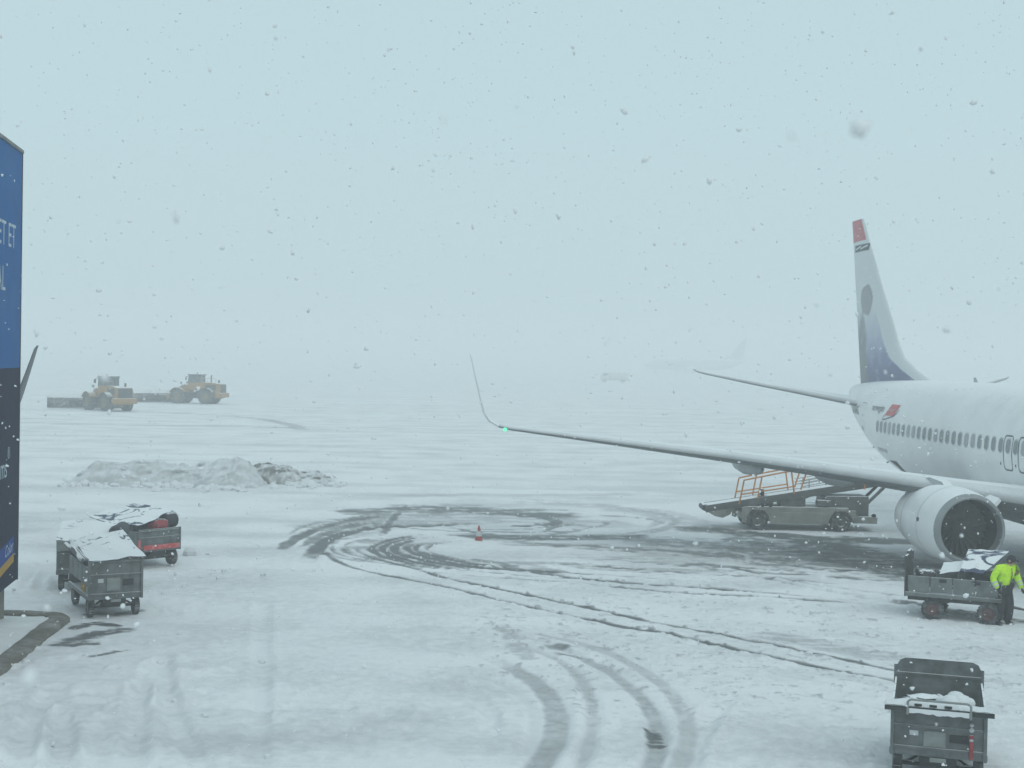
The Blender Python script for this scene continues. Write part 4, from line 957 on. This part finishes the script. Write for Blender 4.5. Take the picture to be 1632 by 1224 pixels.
# ------------------------------------------------------------------ ground worker in a yellow jacket
def skin_mesh(V, E, rad, root_i=0, sub=2):
    me = bpy.data.meshes.new('figure'); me.from_pydata(V, E, []); o = bpy.data.objects.new('figure', me); COL.objects.link(o)
    o.modifiers.new('skin', 'SKIN'); sv = me.skin_vertices[0].data
    for i, r in enumerate(rad): sv[i].radius = (r, r) if not hasattr(r, '__len__') else r; sv[i].use_root = (i == root_i)
    s = o.modifiers.new('sub', 'SUBSURF'); s.levels = sub; s.render_levels = sub
    dg = bpy.context.evaluated_depsgraph_get(); dg.update(); m2 = bpy.data.meshes.new_from_object(o.evaluated_get(dg))
    bpy.data.objects.remove(o); return m2
def fig(name, V, E, rad, m, parent, root_i=0, sub=2):
    me = skin_mesh(V, E, rad, root_i, sub); me.name = name; me.materials.clear(); me.materials.append(m); me.shade_smooth()
    o = bpy.data.objects.new(name, me); COL.objects.link(o); o.parent = parent; return o
def chain(*L): return [e for a in L for e in zip(a[:-1], a[1:])]
def worker():
    p = thing('person', 'person in a fluorescent yellow jacket and dark cap standing at the cart by the engine', 'person', (11.43, 31.72, -.03), R(18))
    J = {'pel': (-.02, .03, .90), 'sp': (-.01, .0, 1.08), 'ch': (.01, -.04, 1.27), 'nk': (.05, -.08, 1.42), 'hd': (.08, -.12, 1.53), 'ht': (.09, -.12, 1.60),
         'sR': (-.19, -.01, 1.335), 'eR': (-.30, .04, 1.09), 'wR': (-.25, -.10, .88), 'sL': (.20, -.06, 1.335), 'eL': (.31, -.06, 1.09), 'wL': (.29, -.24, .89),
         'hR': (-.11, .03, .86), 'kR': (-.12, -.04, .48), 'aR': (-.13, .05, .10), 'tR': (-.14, -.11, .05), 'hL': (.08, .02, .86), 'kL': (.10, -.07, .48), 'aL': (.12, .02, .10), 'tL': (.15, -.14, .05)}
    K = list(J); V = [J[k] for k in K]; ix = {k: i for i, k in enumerate(K)}
    E = [(ix[a], ix[b]) for a, b in chain(('pel', 'sp', 'ch', 'nk', 'hd', 'ht'), ('ch', 'sR', 'eR', 'wR'), ('ch', 'sL', 'eL', 'wL'), ('pel', 'hR', 'kR', 'aR'), ('pel', 'hL', 'kL', 'aL'))]
    K_used = [i for i, k in enumerate(K) if k not in ('tR', 'tL')]
    rad = {'pel': .09, 'sp': .08, 'ch': .08, 'nk': .055, 'hd': (.078, .095), 'ht': (.07, .085), 'sR': .04, 'eR': .038, 'wR': .03, 'sL': .04, 'eL': .038, 'wL': .03, 'hR': .08, 'kR': .06, 'aR': .045, 'tR': .04, 'hL': .09, 'kL': .06, 'aL': .045, 'tL': .04}
    remap = {o_: n_ for n_, o_ in enumerate(K_used)}
    body = fig('body', [V[i] for i in K_used], [(remap[a], remap[b]) for a, b in E], [rad[K[i]] for i in K_used], M['skin'], p)
    hd = Vector(J['hd'])
    fd = Vector((.55, -.8, -.28)).normalized(); sd = Vector((0, 0, 1)).cross(fd).normalized(); up = fd.cross(sd)
    F = Matrix(((sd.x, fd.x, up.x, hd.x), (sd.y, fd.y, up.y, hd.y), (sd.z, fd.z, up.z, hd.z), (0, 0, 0, 1)))
    MB().ball((0, .098, -.012), (.014, .022, .026), 0, F, 8, 6).build('nose', M['skin'], body)
    for s in (-1, 1):
        MB().ball((s * .085, -.01, -.005), (.014, .026, .036), 0, F, 8, 6).build('ear', M['skin'], body)
        MB().ball((s * .033, .088, .022), (.012, .008, .008), 0, F, 8, 6).build('eye', M['dark'], body)
    MB().box((0, .091, -.055), (.045, .012, .009), 0, F, .003).build('mouth', M['bag_red'], body)
    MB().ball((0, -.025, -.02), (.088, .09, .085), 0, F, 14, 9).build('hair', M['hair'], p)
    cp = MB().ball((0, -.005, .035), (.098, .112, .085), 0, F, 16, 10)
    cp.loft([[(-.07, .085, .045), (.07, .085, .045), (.07, .085, .055), (-.07, .085, .055)], [(-.055, .165, .025), (.055, .165, .025), (.055, .165, .033), (-.055, .165, .033)]], 0, F)
    cp.build('cap', M['cap'], p)
    # jacket over the body: torso, sleeves and collar
    jk = ['pel', 'sp', 'ch', 'nk', 'sR', 'eR', 'wR', 'sL', 'eL', 'wL']
    Vj = [J[k] for k in jk]; Vj[0] = (-.02, .02, .93); Vj[3] = (.045, -.075, 1.415)
    Ej = [(jk.index(a), jk.index(b)) for a, b in chain(('pel', 'sp', 'ch', 'nk'), ('ch', 'sR', 'eR', 'wR'), ('ch', 'sL', 'eL', 'wL'))]
    jac = fig('jacket', Vj, Ej, [(.185, .165), (.18, .155), (.175, .15), .085, .095, .085, .065, .095, .085, .065], M['hivis'], p)
    for e_, w_ in (('eR', 'wR'), ('eL', 'wL')):
        a, b = Vector(J[e_]), Vector(J[w_])
        for f in (.42, .72): MB().lathe([(-.022, .083 - .012 * f), (.022, .083 - .012 * f)], 16, 0, Matrix.Translation(a.lerp(b, f)) @ (b - a).to_track_quat('X', 'Z').to_matrix().to_4x4()).build('reflective_band', M['reflect'], jac)
    fr = Vector((.25, -.97, 0)).normalized()
    MB().tube([Vector((.03, -.07, 1.36)) + fr * .10, Vector((.01, -.04, 1.2)) + fr * .165, Vector((-.01, 0, 1.02)) + fr * .17, Vector((-.02, .02, .86)) + fr * .165], .009).build('zip', M['dark'], jac)
    tk = ['pel', 'hR', 'kR', 'aR', 'hL', 'kL', 'aL']
    Et = [(tk.index(a), tk.index(b)) for a, b in chain(('pel', 'hR', 'kR', 'aR'), ('pel', 'hL', 'kL', 'aL'))]
    fig('trousers', [J[k] for k in tk], Et, [.16, .135, .112, .105, .135, .112, .105], M['trouser'], p)
    for s in ('R', 'L'):
        a, t = Vector(J['a' + s]), Vector(J['t' + s])
        fig('boot', [a + Vector((0, .05, .1)), a + Vector((0, .04, -.03)), a.lerp(t, .5) + Vector((0, 0, -.02)), t], [(0, 1), (1, 2), (2, 3)], [.07, .07, .065, .055], M['cap'], p, 1)
        # gloved hand: palm, four curled fingers, thumb
        e, w = Vector(J['e' + s]), Vector(J['w' + s]); d = (w - e).normalized(); sx = Vector((1, .2, 0)) * (1 if s == 'L' else -1)
        sx = (sx - d * sx.dot(d)).normalized(); nr = d.cross(sx)
        if nr.y > 0: nr = -nr
        HV = [w, w + d * .05, w + d * .095]; HE = [(0, 1), (1, 2)]; HR = [.030, (.040, .022), (.040, .02)]
        gl = fig('glove', HV, HE, HR, M['glove'], p, 0)
        for k in range(4):
            o = w + d * .085 + nr.cross(d).normalized() * (.027 - .018 * k); ln = (.070, .08, .075, .058)[k]; cu = nr
            fig('finger', [o, o + d * ln * .5, o + d * ln * .8 + cu * ln * .3, o + d * ln * .8 + cu * ln * .65], [(0, 1), (1, 2), (2, 3)], [.0105, .01, .0095, .008], M['glove'], gl, 0, 1)
        o = w + d * .03 + nr.cross(d).normalized() * .035
        fig('thumb', [o, o + nr.cross(d).normalized() * .02 + d * .03, o + nr.cross(d).normalized() * .022 + d * .055 + nr * .015], [(0, 1), (1, 2)], [.012, .011, .009], M['glove'], gl, 0, 1)
worker()

# ------------------------------------------------------------------ belt loader
def belt_loader():
    r = thing('belt_loader', 'grey belt loader vehicle with orange handrails under the wing', 'belt loader', (10.3, 49.1, -.02), R(1.5))
    X0 = 10.3; q = lambda x: x - X0
    prof = [(8.26, .30), (8.36, .26), (8.42, .26), (8.46, .5), (8.6, .72), (9.05, .72), (9.22, .5), (9.28, .24), (11.35, .24), (11.42, .5), (11.58, .72), (12.05, .72), (12.2, .5), (12.25, .3), (13.1, .30), (13.12, .52), (12.45, .54), (12.15, .76), (11.6, .84), (8.35, .84), (8.26, .78)]
    MB().prism([(q(x), z) for x, z in prof], -.05, .0).prism([(q(x), z) for x, z in prof], 1.85, 1.9).build('fender_panel', M['gse'], r, ang=25)
    MB().box((q(10.4), .925, .52), (4.0, 1.6, .42), b=.03).box((q(12.7), .925, .42), (.8, 1.7, .22), b=.03).box((q(10.3), .925, .80), (3.6, 1.84, .06), b=.02).build('chassis', M['gse'], r)
    MB().box((q(12.1), .95, .88), (1.55, 1.5, .72), b=.05).box((q(11.25), .3, .98), (.5, .4, .22), b=.05).build('engine_housing', M['gse_dark'], r)
    for x, z0, z1 in ((10.0, .62, .3), (10.9, .62, .3)): MB().box((q(x), -.06, .5), (.7, .02, .3), b=.01).build('side_panel', M['gse'], r)
    for x in (8.83, 11.81):
        for y in (.08, 1.78): add_wheel(r, (q(x), y, .36), .36, .26, M['gse_dark'], 'Y')
    MB().box((q(9.2), .5, 1.02), (.5, .5, .4), b=.06).box((q(9.05), .5, 1.25), (.12, .5, .4), b=.04).build('driver_seat', M['cart_dark'], r)
    # inclined conveyor
    a = math.atan(.168); L_ = 6.95
    B = Matrix.Translation((q(7.02), .25, .60)) @ Matrix.Rotation(-a, 4, 'Y')
    bm_ = MB()
    for y in (0, .88): bm_.box((L_ / 2, y, .10), (L_, .06, .26), 0, B, .01)
    for k in range(8): bm_.box((.4 + k * .86, .44, .02), (.08, .84, .1), 0, B)
    bo = bm_.build('conveyor_boom', M['gse_dark'], r)
    MB().box((L_ / 2, .44, .20), (L_ - .1, .76, .03), 0, B).build('conveyor_belt', M['belt'], bo)
    MB().cyl(B @ Vector((.02, .03, .14)), B @ Vector((.02, .85, .14)), .12, None, 16).build('roller', M['cart_dark'], bo)
    MB().prism([(.05, 0), (1.0, .02), (.85, -.22), (.55, -.30), (.3, -.2)], -.03, .0, 0, B).prism([(.05, 0), (1.0, .02), (.85, -.22), (.55, -.30), (.3, -.2)], .9, .93, 0, B).build('nose_guard', M['gse'], bo)
    MB().prism([(1.0, -.05), (1.5, -.05), (2.2, -.35), (2.4, -.62), (1.85, -.52)], .1, .8, 0, B).build('front_bracket', M['gse_dark'], bo)
    for y_ in (.3, 1.1): MB().tube([(q(12.75), y_, .9), (q(13.6), y_, 1.75)], .06).build('lift_strut', M['gse_dark'], r)
    MB().box((q(10.15), .6, 1.0), (.9, .7, .3), b=.03).tube([(q(10.1), .6, .95), (q(10.9), .6, 1.25)], .07, 8).build('lift_cylinder', M['gse_dark'], r)
    # handrails, each side a part, posts leaning with the boom
    for y in (.2, 1.16):
        rl = MB(); f = lambda x, z: (q(x), y, z)
        rl.tube([f(8.2, .90), f(8.36, 1.76), f(9.0, 1.90), f(10.05, 2.12), f(10.17, 1.30)], .030)
        rl.tube([f(8.86, 1.1), f(9.0, 1.90)], .030).tube([f(8.27, 1.25), f(10.12, 1.56)], .027)
        rl.tube([f(10.05, 2.12), f(10.6, 2.1), f(10.4, 1.45)], .03)
        rl.build('handrail', M['rail'], r)
        g = MB()
        for dz in (0, .1, .2): g.tube([f(10.4, 1.55 + dz), f(11.9, 1.86 + dz * .9)], .014)
        for x in (10.7, 11.3, 11.85): g.tube([f(x, 1.42 + (x - 10.2) * .19), f(x, 1.72 + (x - 10.2) * .2)], .016)
        g.build('side_guard', M['gse'], r)
    MB().box((q(12.7), .2, 1.75), (.05, .05, .5)).build('rail_post', M['rail'], r)
    for x in (9.0, 9.28): MB().cyl((q(x), -.02, .84), (q(x), -.02, .94), .05).ball((q(x), -.02, .95), .055).build('beacon', M['dark'], r)
    MB().ball((q(13.0), .02, .58), (.09, .06, .07)).build('tail_light', M['dark'], r)
belt_loader()

# ------------------------------------------------------------------ traffic cone
g = ground_at(763, 862)
cn = thing('traffic_cone', 'red and white traffic cone standing among the curved tyre tracks', 'traffic cone', (g.x, g.y, -.02)); cn.scale = (.82, .82, .92)
MB().lathe([(.03, .155), (.17, .125), (.56, .03), (.58, .0)], 18, 0, None, 'Z').build('body', M['cone'], cn)
MB().lathe([(.19, .124), (.37, .080)], 18, 0, Matrix.Translation((0, 0, .003)), 'Z').build('reflective_sleeve', M['cone_white'], cn)
MB().box((0, 0, .02), (.38, .38, .04), b=.01).build('base', M['cart_dark'], cn)

# ------------------------------------------------------------------ wheel loaders with snow ploughs
def wheel_loader(label, loc, heading, plow_yaw, first=True):
    r = thing('wheel_loader', label, 'wheel loader', loc, heading, 'yellow wheel loaders clearing snow')   # local +x forward
    MB().prism([(-3.3, 1.15), (-3.45, 1.9), (-3.3, 2.35), (-2.2, 2.5), (-.9, 2.5), (-.7, 1.5), (-1.0, 1.0)], -.85, .85).build('engine_hood', M['yellow'], r, ang=25)
    MB().box((-3.44, 0, 1.75), (.1, 1.5, 1.1), b=.04).box((-2.2, .87, 1.95), (1.3, .03, .6)).box((-2.2, -.87, 1.95), (1.3, .03, .6)).build('radiator_grille', M['cart_dark'], r)
    MB().box((-3.3, 0, 1.05), (.75, 2.5, .55), b=.12).box((-2.8, 0, .85), (1.0, 1.6, .4), b=.1).build('counterweight', M['yellow'], r)
    MB().box((-1.6, 0, 1.05), (2.4, 1.1, .6), b=.05).box((.9, 0, 1.0), (2.0, 1.0, .7), b=.05).cyl((-.3, 0, .6), (-.3, 0, 1.5), .3).build('frame', M['cart_dark'], r)
    cab = MB().box((-.1, 0, 2.02), (1.5, 1.5, .9), b=.06); cb = cab.build('cab', M['yellow'], r)
    MB().prism([(-.82, 2.42), (.62, 2.42), (.5, 3.3), (-.78, 3.3)], -.70, .70).build('glazing', M['glass'], cb)
    for y in (-.72, .72):
        for a, b in (((-.84, 2.4), (-.80, 3.32)), ((.64, 2.4), (.52, 3.32)), ((-.1, 2.4), (-.12, 3.32))): MB().tube([(a[0], y, a[1]), (b[0], y, b[1])], .045).build('cab_pillar', M['cart_dark'], cb)
    MB().box((-.14, 0, 3.38), (1.65, 1.62, .14), b=.05).build('roof', M['cart_dark'], cb)
    MB().cyl((-.3, .3, 3.45), (-.3, .3, 3.68), .07).build('beacon', M['rail'], cb)
    for y in (-.95, .95): MB().tube([(.55, y * .8, 3.2), (.8, y * 1.05, 3.15), (.8, y * 1.05, 3.05)], .025).box((.8, y * 1.06, 2.92), (.06, .22, .36)).build('mirror', M['cart_dark'], cb)
    MB().cyl((-2.1, .45, 2.5), (-2.1, .45, 3.25), .075).cyl((-2.1, .45, 3.25), (-2.2, .45, 3.38), .06).build('exhaust_pipe', M['cart_dark'], r)
    MB().cyl((-2.7, -.4, 2.45), (-2.7, -.4, 2.8), .1).build('air_intake', M['cart_dark'], r)
    MB().tube([(-1.0, 1.1, 2.45), (-1.0, 1.1, 3.0), (-2.9, 1.0, 3.0), (-2.9, 1.0, 2.4)], .02).build('handrail', M['rail'], r)
    for x in (-1.75, 1.75):
        for y in (-1.12, 1.12):
            add_wheel(r, (x, y, .86), .88, .62, M['hub_dirty'], 'Y')
            ang = [R(a) for a in (25, 50, 75, 100, 125, 150)]
            MB().loft([[(x + math.cos(a) * .98, y - .36, .86 + math.sin(a) * .98), (x + math.cos(a) * .98, y + .36, .86 + math.sin(a) * .98), (x + math.cos(a) * 1.04, y + .36, .86 + math.sin(a) * 1.04), (x + math.cos(a) * 1.04, y - .36, .86 + math.sin(a) * 1.04)] for a in ang]).build('mudguard', M['yellow'] if x > 0 else M['cart_dark'], r)
    for y in (-.55, .55): MB().prism([(.7, 2.05), (1.1, 2.25), (1.7, 2.0), (3.0, 1.1), (3.5, .75), (3.3, .45), (2.8, .7), (1.5, 1.5)], y - .1, y + .1).build('lift_arm', M['yellow'], r)
    MB().prism([(.5, 1.3), (1.2, 1.4), (1.3, 2.1), (.8, 2.2), (.5, 1.9)], -.6, .6).build('front_tower', M['yellow'], r)
    for y in (-.85, .85): MB().tube([(1.3, y * .7, 1.9), (1.45, y, 2.35)], .03).ball((1.47, y, 2.42), (.12, .16, .12)).build('headlight', M['hub'], r)
    P = Matrix.Translation((4.6, 0, 0)) @ Matrix.Rotation(plow_yaw, 4, 'Z')
    pm = [( .55, .12), (.12, .25), (0, .6), (.05, 1.05), (.35, 1.45), (.42, 1.5), (.38, 1.52), (.0, 1.1), (-.08, .6), (.05, .2), (.5, .06)]
    pl = MB().prism(pm, -3.7, 3.7, 0, P); pw = pl.build('plough_blade', M['plow'], r, ang=25)
    for y in (-3.7, 3.7): MB().prism([(-.1, .08), (.9, .08), (.75, 1.2), (.4, 1.55), (-.1, 1.2)], y - .03, y + .03, 0, P).build('end_plate', M['plow'], pw)
    for k in range(7): MB().prism([(-.08, .2), (-.35, .5), (-.3, 1.0), (-.0, 1.3), (-.1, .6)], -3 + k - .03, -3 + k + .03, 0, P).build('rib', M['plow'], pw)
    MB().box((4.0, 0, .7), (1.0, 1.3, .5), b=.05).box((-.35, 0, .75), (.3, 3.2, .3), 0, P).build('coupler', M['cart_dark'], r)
    return r
wheel_loader('nearer yellow wheel loader turning away with a wide dark plough', (-40.5, 138.4, 0), math.atan2(.70, -.70), R(-28))
wheel_loader('farther yellow wheel loader seen from its side and paler in the snowfall', (-37.1, 162.0, 0), math.atan2(.18, -.98), R(-48))

# ------------------------------------------------------------------ distant truck, almost lost in the snowfall
tr = thing('truck', 'small pale truck just visible in the snowfall beyond the winglet', 'truck', (28.8, 388, 0), R(4))
MB().box((1.2, 0, 1.75), (5.2, 2.4, 1.9), b=.08).build('box_body', M['truck'], tr)
MB().prism([(-3.9, .6), (-1.6, .6), (-1.6, 2.6), (-3.2, 2.6), (-3.9, 1.7)], -1.15, 1.15).build('cab', M['truck'], tr)
MB().box((-.2, 0, .7), (7.2, 1.2, .3)).build('chassis', M['truck_wheel'], tr)
MB().prism([(-3.6, 1.75), (-2.2, 1.75), (-2.2, 2.45), (-3.2, 2.45)], -1.17, 1.17).build('window', M['glass'], tr)
for x in (-2.9, 2.3):
    for y in (-1.05, 1.05): add_wheel(tr, (x, y, .48), .5, .3, M['hub'], 'Y').data.materials[0] = M['truck_wheel']

# ------------------------------------------------------------------ ploughed snow banks
def snow_bank(name, label, x0, x1, yf, depth, hfun, dirt, seed, slope=0.0):
    nx, ny = 200, 64; us = np.linspace(0, 1, nx); vs_ = np.linspace(0, 1, ny); U, V_ = np.meshgrid(us, vs_)
    X = x0 + (x1 - x0) * U; front = yf + slope * (X - x0) + (fbm(X / .9, X * 0 + 3, seed, 3) - .5) * .9
    Y = front + depth * V_
    env = np.clip(U * 7, 0, 1) ** .7 * np.clip((1 - U) * 7, 0, 1) ** .7
    prof = np.where(V_ < .28, np.sqrt(np.clip(V_ / .28, 0, 1)), np.clip((1 - V_) / .72, 0, 1) ** 1.1)
    H = np.array([hfun(u) for u in us])[None, :]
    big = fbm(X / 1.6, Y / 1.2, seed + 4, 3); lum = fbm(X / .45, Y / .45, seed + 9, 4, .6); rid = 1 - np.abs(2 * fbm(X / .9, Y / .8, seed + 2, 4, .55) - 1)
    Z = H * env * prof * (.45 + .75 * big + .25 * rid) + (lum - .45) * .46 * env * np.clip(prof * 2, 0, 1) * (H > .15) - .05
    chunk = fbm(X / .7, (Y + Z * 2) / .6, seed + 13, 3, .6)
    Y = Y + (chunk - .5) * .55 * np.clip(prof * 1.6, 0, 1) * (V_ < .6)
    P = [[(X[j, i] + (lum[j, i] - .5) * .2, Y[j, i] - lum[j, i] * .15 * prof[j, i], Z[j, i]) for i in range(nx)] for j in range(ny)]
    o = MB().grid(P).build(name, dirt, ang=180); return tag(o, label, 'snow bank', 'ploughed snow banks')
def bank_mat(name, dcol, amt, lo):
    m = bpy.data.materials.new(name); m.use_nodes = True; t = m.node_tree; N = t.nodes; L = t.links; b = N['Principled BSDF']; b.inputs['Roughness'].default_value = .92
    tc = N.new('ShaderNodeTexCoord'); n1 = N.new('ShaderNodeTexNoise'); n1.inputs['Scale'].default_value = 1.3; n1.inputs['Detail'].default_value = 9; n1.inputs['Roughness'].default_value = .7
    L.new(tc.outputs['Object'], n1.inputs['Vector'])
    g = N.new('ShaderNodeNewGeometry'); sx = N.new('ShaderNodeSeparateXYZ'); L.new(g.outputs['Normal'], sx.inputs[0])
    a = N.new('ShaderNodeMath'); a.operation = 'MULTIPLY_ADD'; a.inputs[1].default_value = -.42; L.new(sx.outputs['Z'], a.inputs[0]); L.new(n1.outputs['Fac'], a.inputs[2])
    r_ = N.new('ShaderNodeMapRange'); r_.inputs['From Min'].default_value = lo; r_.inputs['From Max'].default_value = lo + .35; r_.inputs['To Max'].default_value = amt; L.new(a.outputs[0], r_.inputs['Value'])
    x = N.new('ShaderNodeMix'); x.data_type = 'RGBA'; x.inputs['A'].default_value = (.68, .70, .71, 1); x.inputs['B'].default_value = (*dcol, 1); L.new(r_.outputs[0], x.inputs['Factor']); L.new(x.outputs['Result'], b.inputs['Base Color'])
    bp_ = N.new('ShaderNodeBump'); bp_.inputs['Strength'].default_value = .5; bp_.inputs['Distance'].default_value = .06; L.new(n1.outputs['Fac'], bp_.inputs['Height']); L.new(bp_.outputs[0], b.inputs['Normal'])
    return m
snow_bank('snow_bank', 'long pale bank of ploughed snow behind the left carts', -19.8, -11.0, 60.6, 5.5, lambda u: .85 + .18 * math.sin(u * 9) + .2 * u, bank_mat('bank_snow', (.40, .41, .41), .6, .0), 3)
snow_bank('snow_bank', 'shorter bank of ploughed snow with a brown dirty face', -13.0, -8.0, 62.4, 4.0, lambda u: 1.05 * (1 - .72 * max(0, u - .45) / .55) * min(1, .35 + u * 1.8), bank_mat('bank_dirty_snow', (.14, .13, .12), .8, .04), 29)

def rubble():
    rd = random.Random(9); mb = MB()
    def lump(x, y, r):
        mb.ball((x, y, r * .25), (r * rd.uniform(.8, 1.4), r * rd.uniform(.7, 1.2), r * rd.uniform(.6, .95)), seg=7, rings=5, jit=.3, rnd=rd)
    for k in range(230):
        x = rd.uniform(-19.6, -7.6); yf = 60.7 if x < -11.5 else 62.2 + (x + 11.5) * .1
        lump(x, yf + rd.gauss(-.25, .55), rd.uniform(.05, .2) * (1.4 if rd.random() < .12 else 1))
    for k in range(130):
        a = rd.choice(((-6, 21), (-7.5, 24), (3, 26), (8, 26), (2, 35), (-9, 36)))
        lump(a[0] + rd.gauss(0, 1.8), a[1] + rd.gauss(0, 2.2), rd.uniform(.02, .07))
    g = ground_at(305, 884); lump(g.x, g.y, .22); g = ground_at(1022, 1051); lump(g.x, g.y, .09); g = ground_at(178, 1098); lump(g.x, g.y, .12)
    o = mb.build('snow_rubble', M['snow'], ang=40); o['kind'] = 'stuff'
rubble()

# ------------------------------------------------------------------ falling snow
def snowfall():
    rd = np.random.default_rng(12)
    t = (1 + 5 ** .5) / 2
    iv = np.array([(-1, t, 0), (1, t, 0), (-1, -t, 0), (1, -t, 0), (0, -1, t), (0, 1, t), (0, -1, -t), (0, 1, -t), (t, 0, -1), (t, 0, 1), (-t, 0, -1), (-t, 0, 1)]) / math.sqrt(1 + t * t)
    it = np.array([(0, 11, 5), (0, 5, 1), (0, 1, 7), (0, 7, 10), (0, 10, 11), (1, 5, 9), (5, 11, 4), (11, 10, 2), (10, 7, 6), (7, 1, 8), (3, 9, 4), (3, 4, 2), (3, 2, 6), (3, 6, 8), (3, 8, 9), (4, 9, 5), (2, 4, 11), (6, 2, 10), (8, 6, 7), (9, 8, 1)])
    C = []; S_ = []
    def fill(n, ymin, ymax, dens_r):
        th = rd.uniform(R(-33), R(33), n); dist = (rd.uniform(ymin ** 3, ymax ** 3, n)) ** (1 / 3)
        x = np.sin(th) * dist; y = np.cos(th) * dist; z = rd.uniform(.15, 1, n) * 0
        z = CAM_H + dist * np.tan(rd.uniform(R(-17.5), R(17.5), n))
        ok = (z > .05) & (z < 20.5); C.append(np.stack([x, y, z], 1)[ok]); S_.append((dens_r * np.exp(rd.normal(0, .45, n)))[ok])
    fill(110, 1.0, 4.5, .0042); fill(800, 4.5, 14, .0062); fill(9500, 14, 36, .0105)
    C_ = np.concatenate(C); Sz = np.concatenate(S_); n = len(C_)
    V = iv[None] * (1 + rd.uniform(-.45, .45, (n, 12, 1))) * Sz[:, None, None] * rd.uniform(.6, 1.35, (n, 1, 3)) + C_[:, None, :]
    T = (it[None] + (np.arange(n) * 12)[:, None, None]).reshape(-1, 3)
    me = bpy.data.meshes.new('snowfall'); me.from_pydata(V.reshape(-1, 3).tolist(), [], T.tolist()); me.shade_smooth()
    m = bpy.data.materials.new('snowflake'); m.use_nodes = True; b = m.node_tree.nodes['Principled BSDF']; b.inputs['Base Color'].default_value = (.80, .82, .83, 1); b.inputs['Roughness'].default_value = 1; b.inputs['Specular IOR Level'].default_value = 0
    me.materials.append(m); o = bpy.data.objects.new('snowfall', me); COL.objects.link(o); o['kind'] = 'stuff'
snowfall()

# ------------------------------------------------------------------ snow-filled air
hz = MB().box((0, 0, 10.5), (2720, 2720, 23)).build('haze', bpy.data.materials.new('snow_haze'), smooth=False); hz['kind'] = 'stuff'
hm = hz.data.materials[0]; hm.use_nodes = True; hn = hm.node_tree; hn.nodes.clear()
ho = hn.nodes.new('ShaderNodeOutputMaterial'); hv = hn.nodes.new('ShaderNodeVolumePrincipled')
hv.inputs['Color'].default_value = (.97, .98, .985, 1); hv.inputs['Density'].default_value = .0036
hn.links.new(hv.outputs[0], ho.inputs['Volume'])
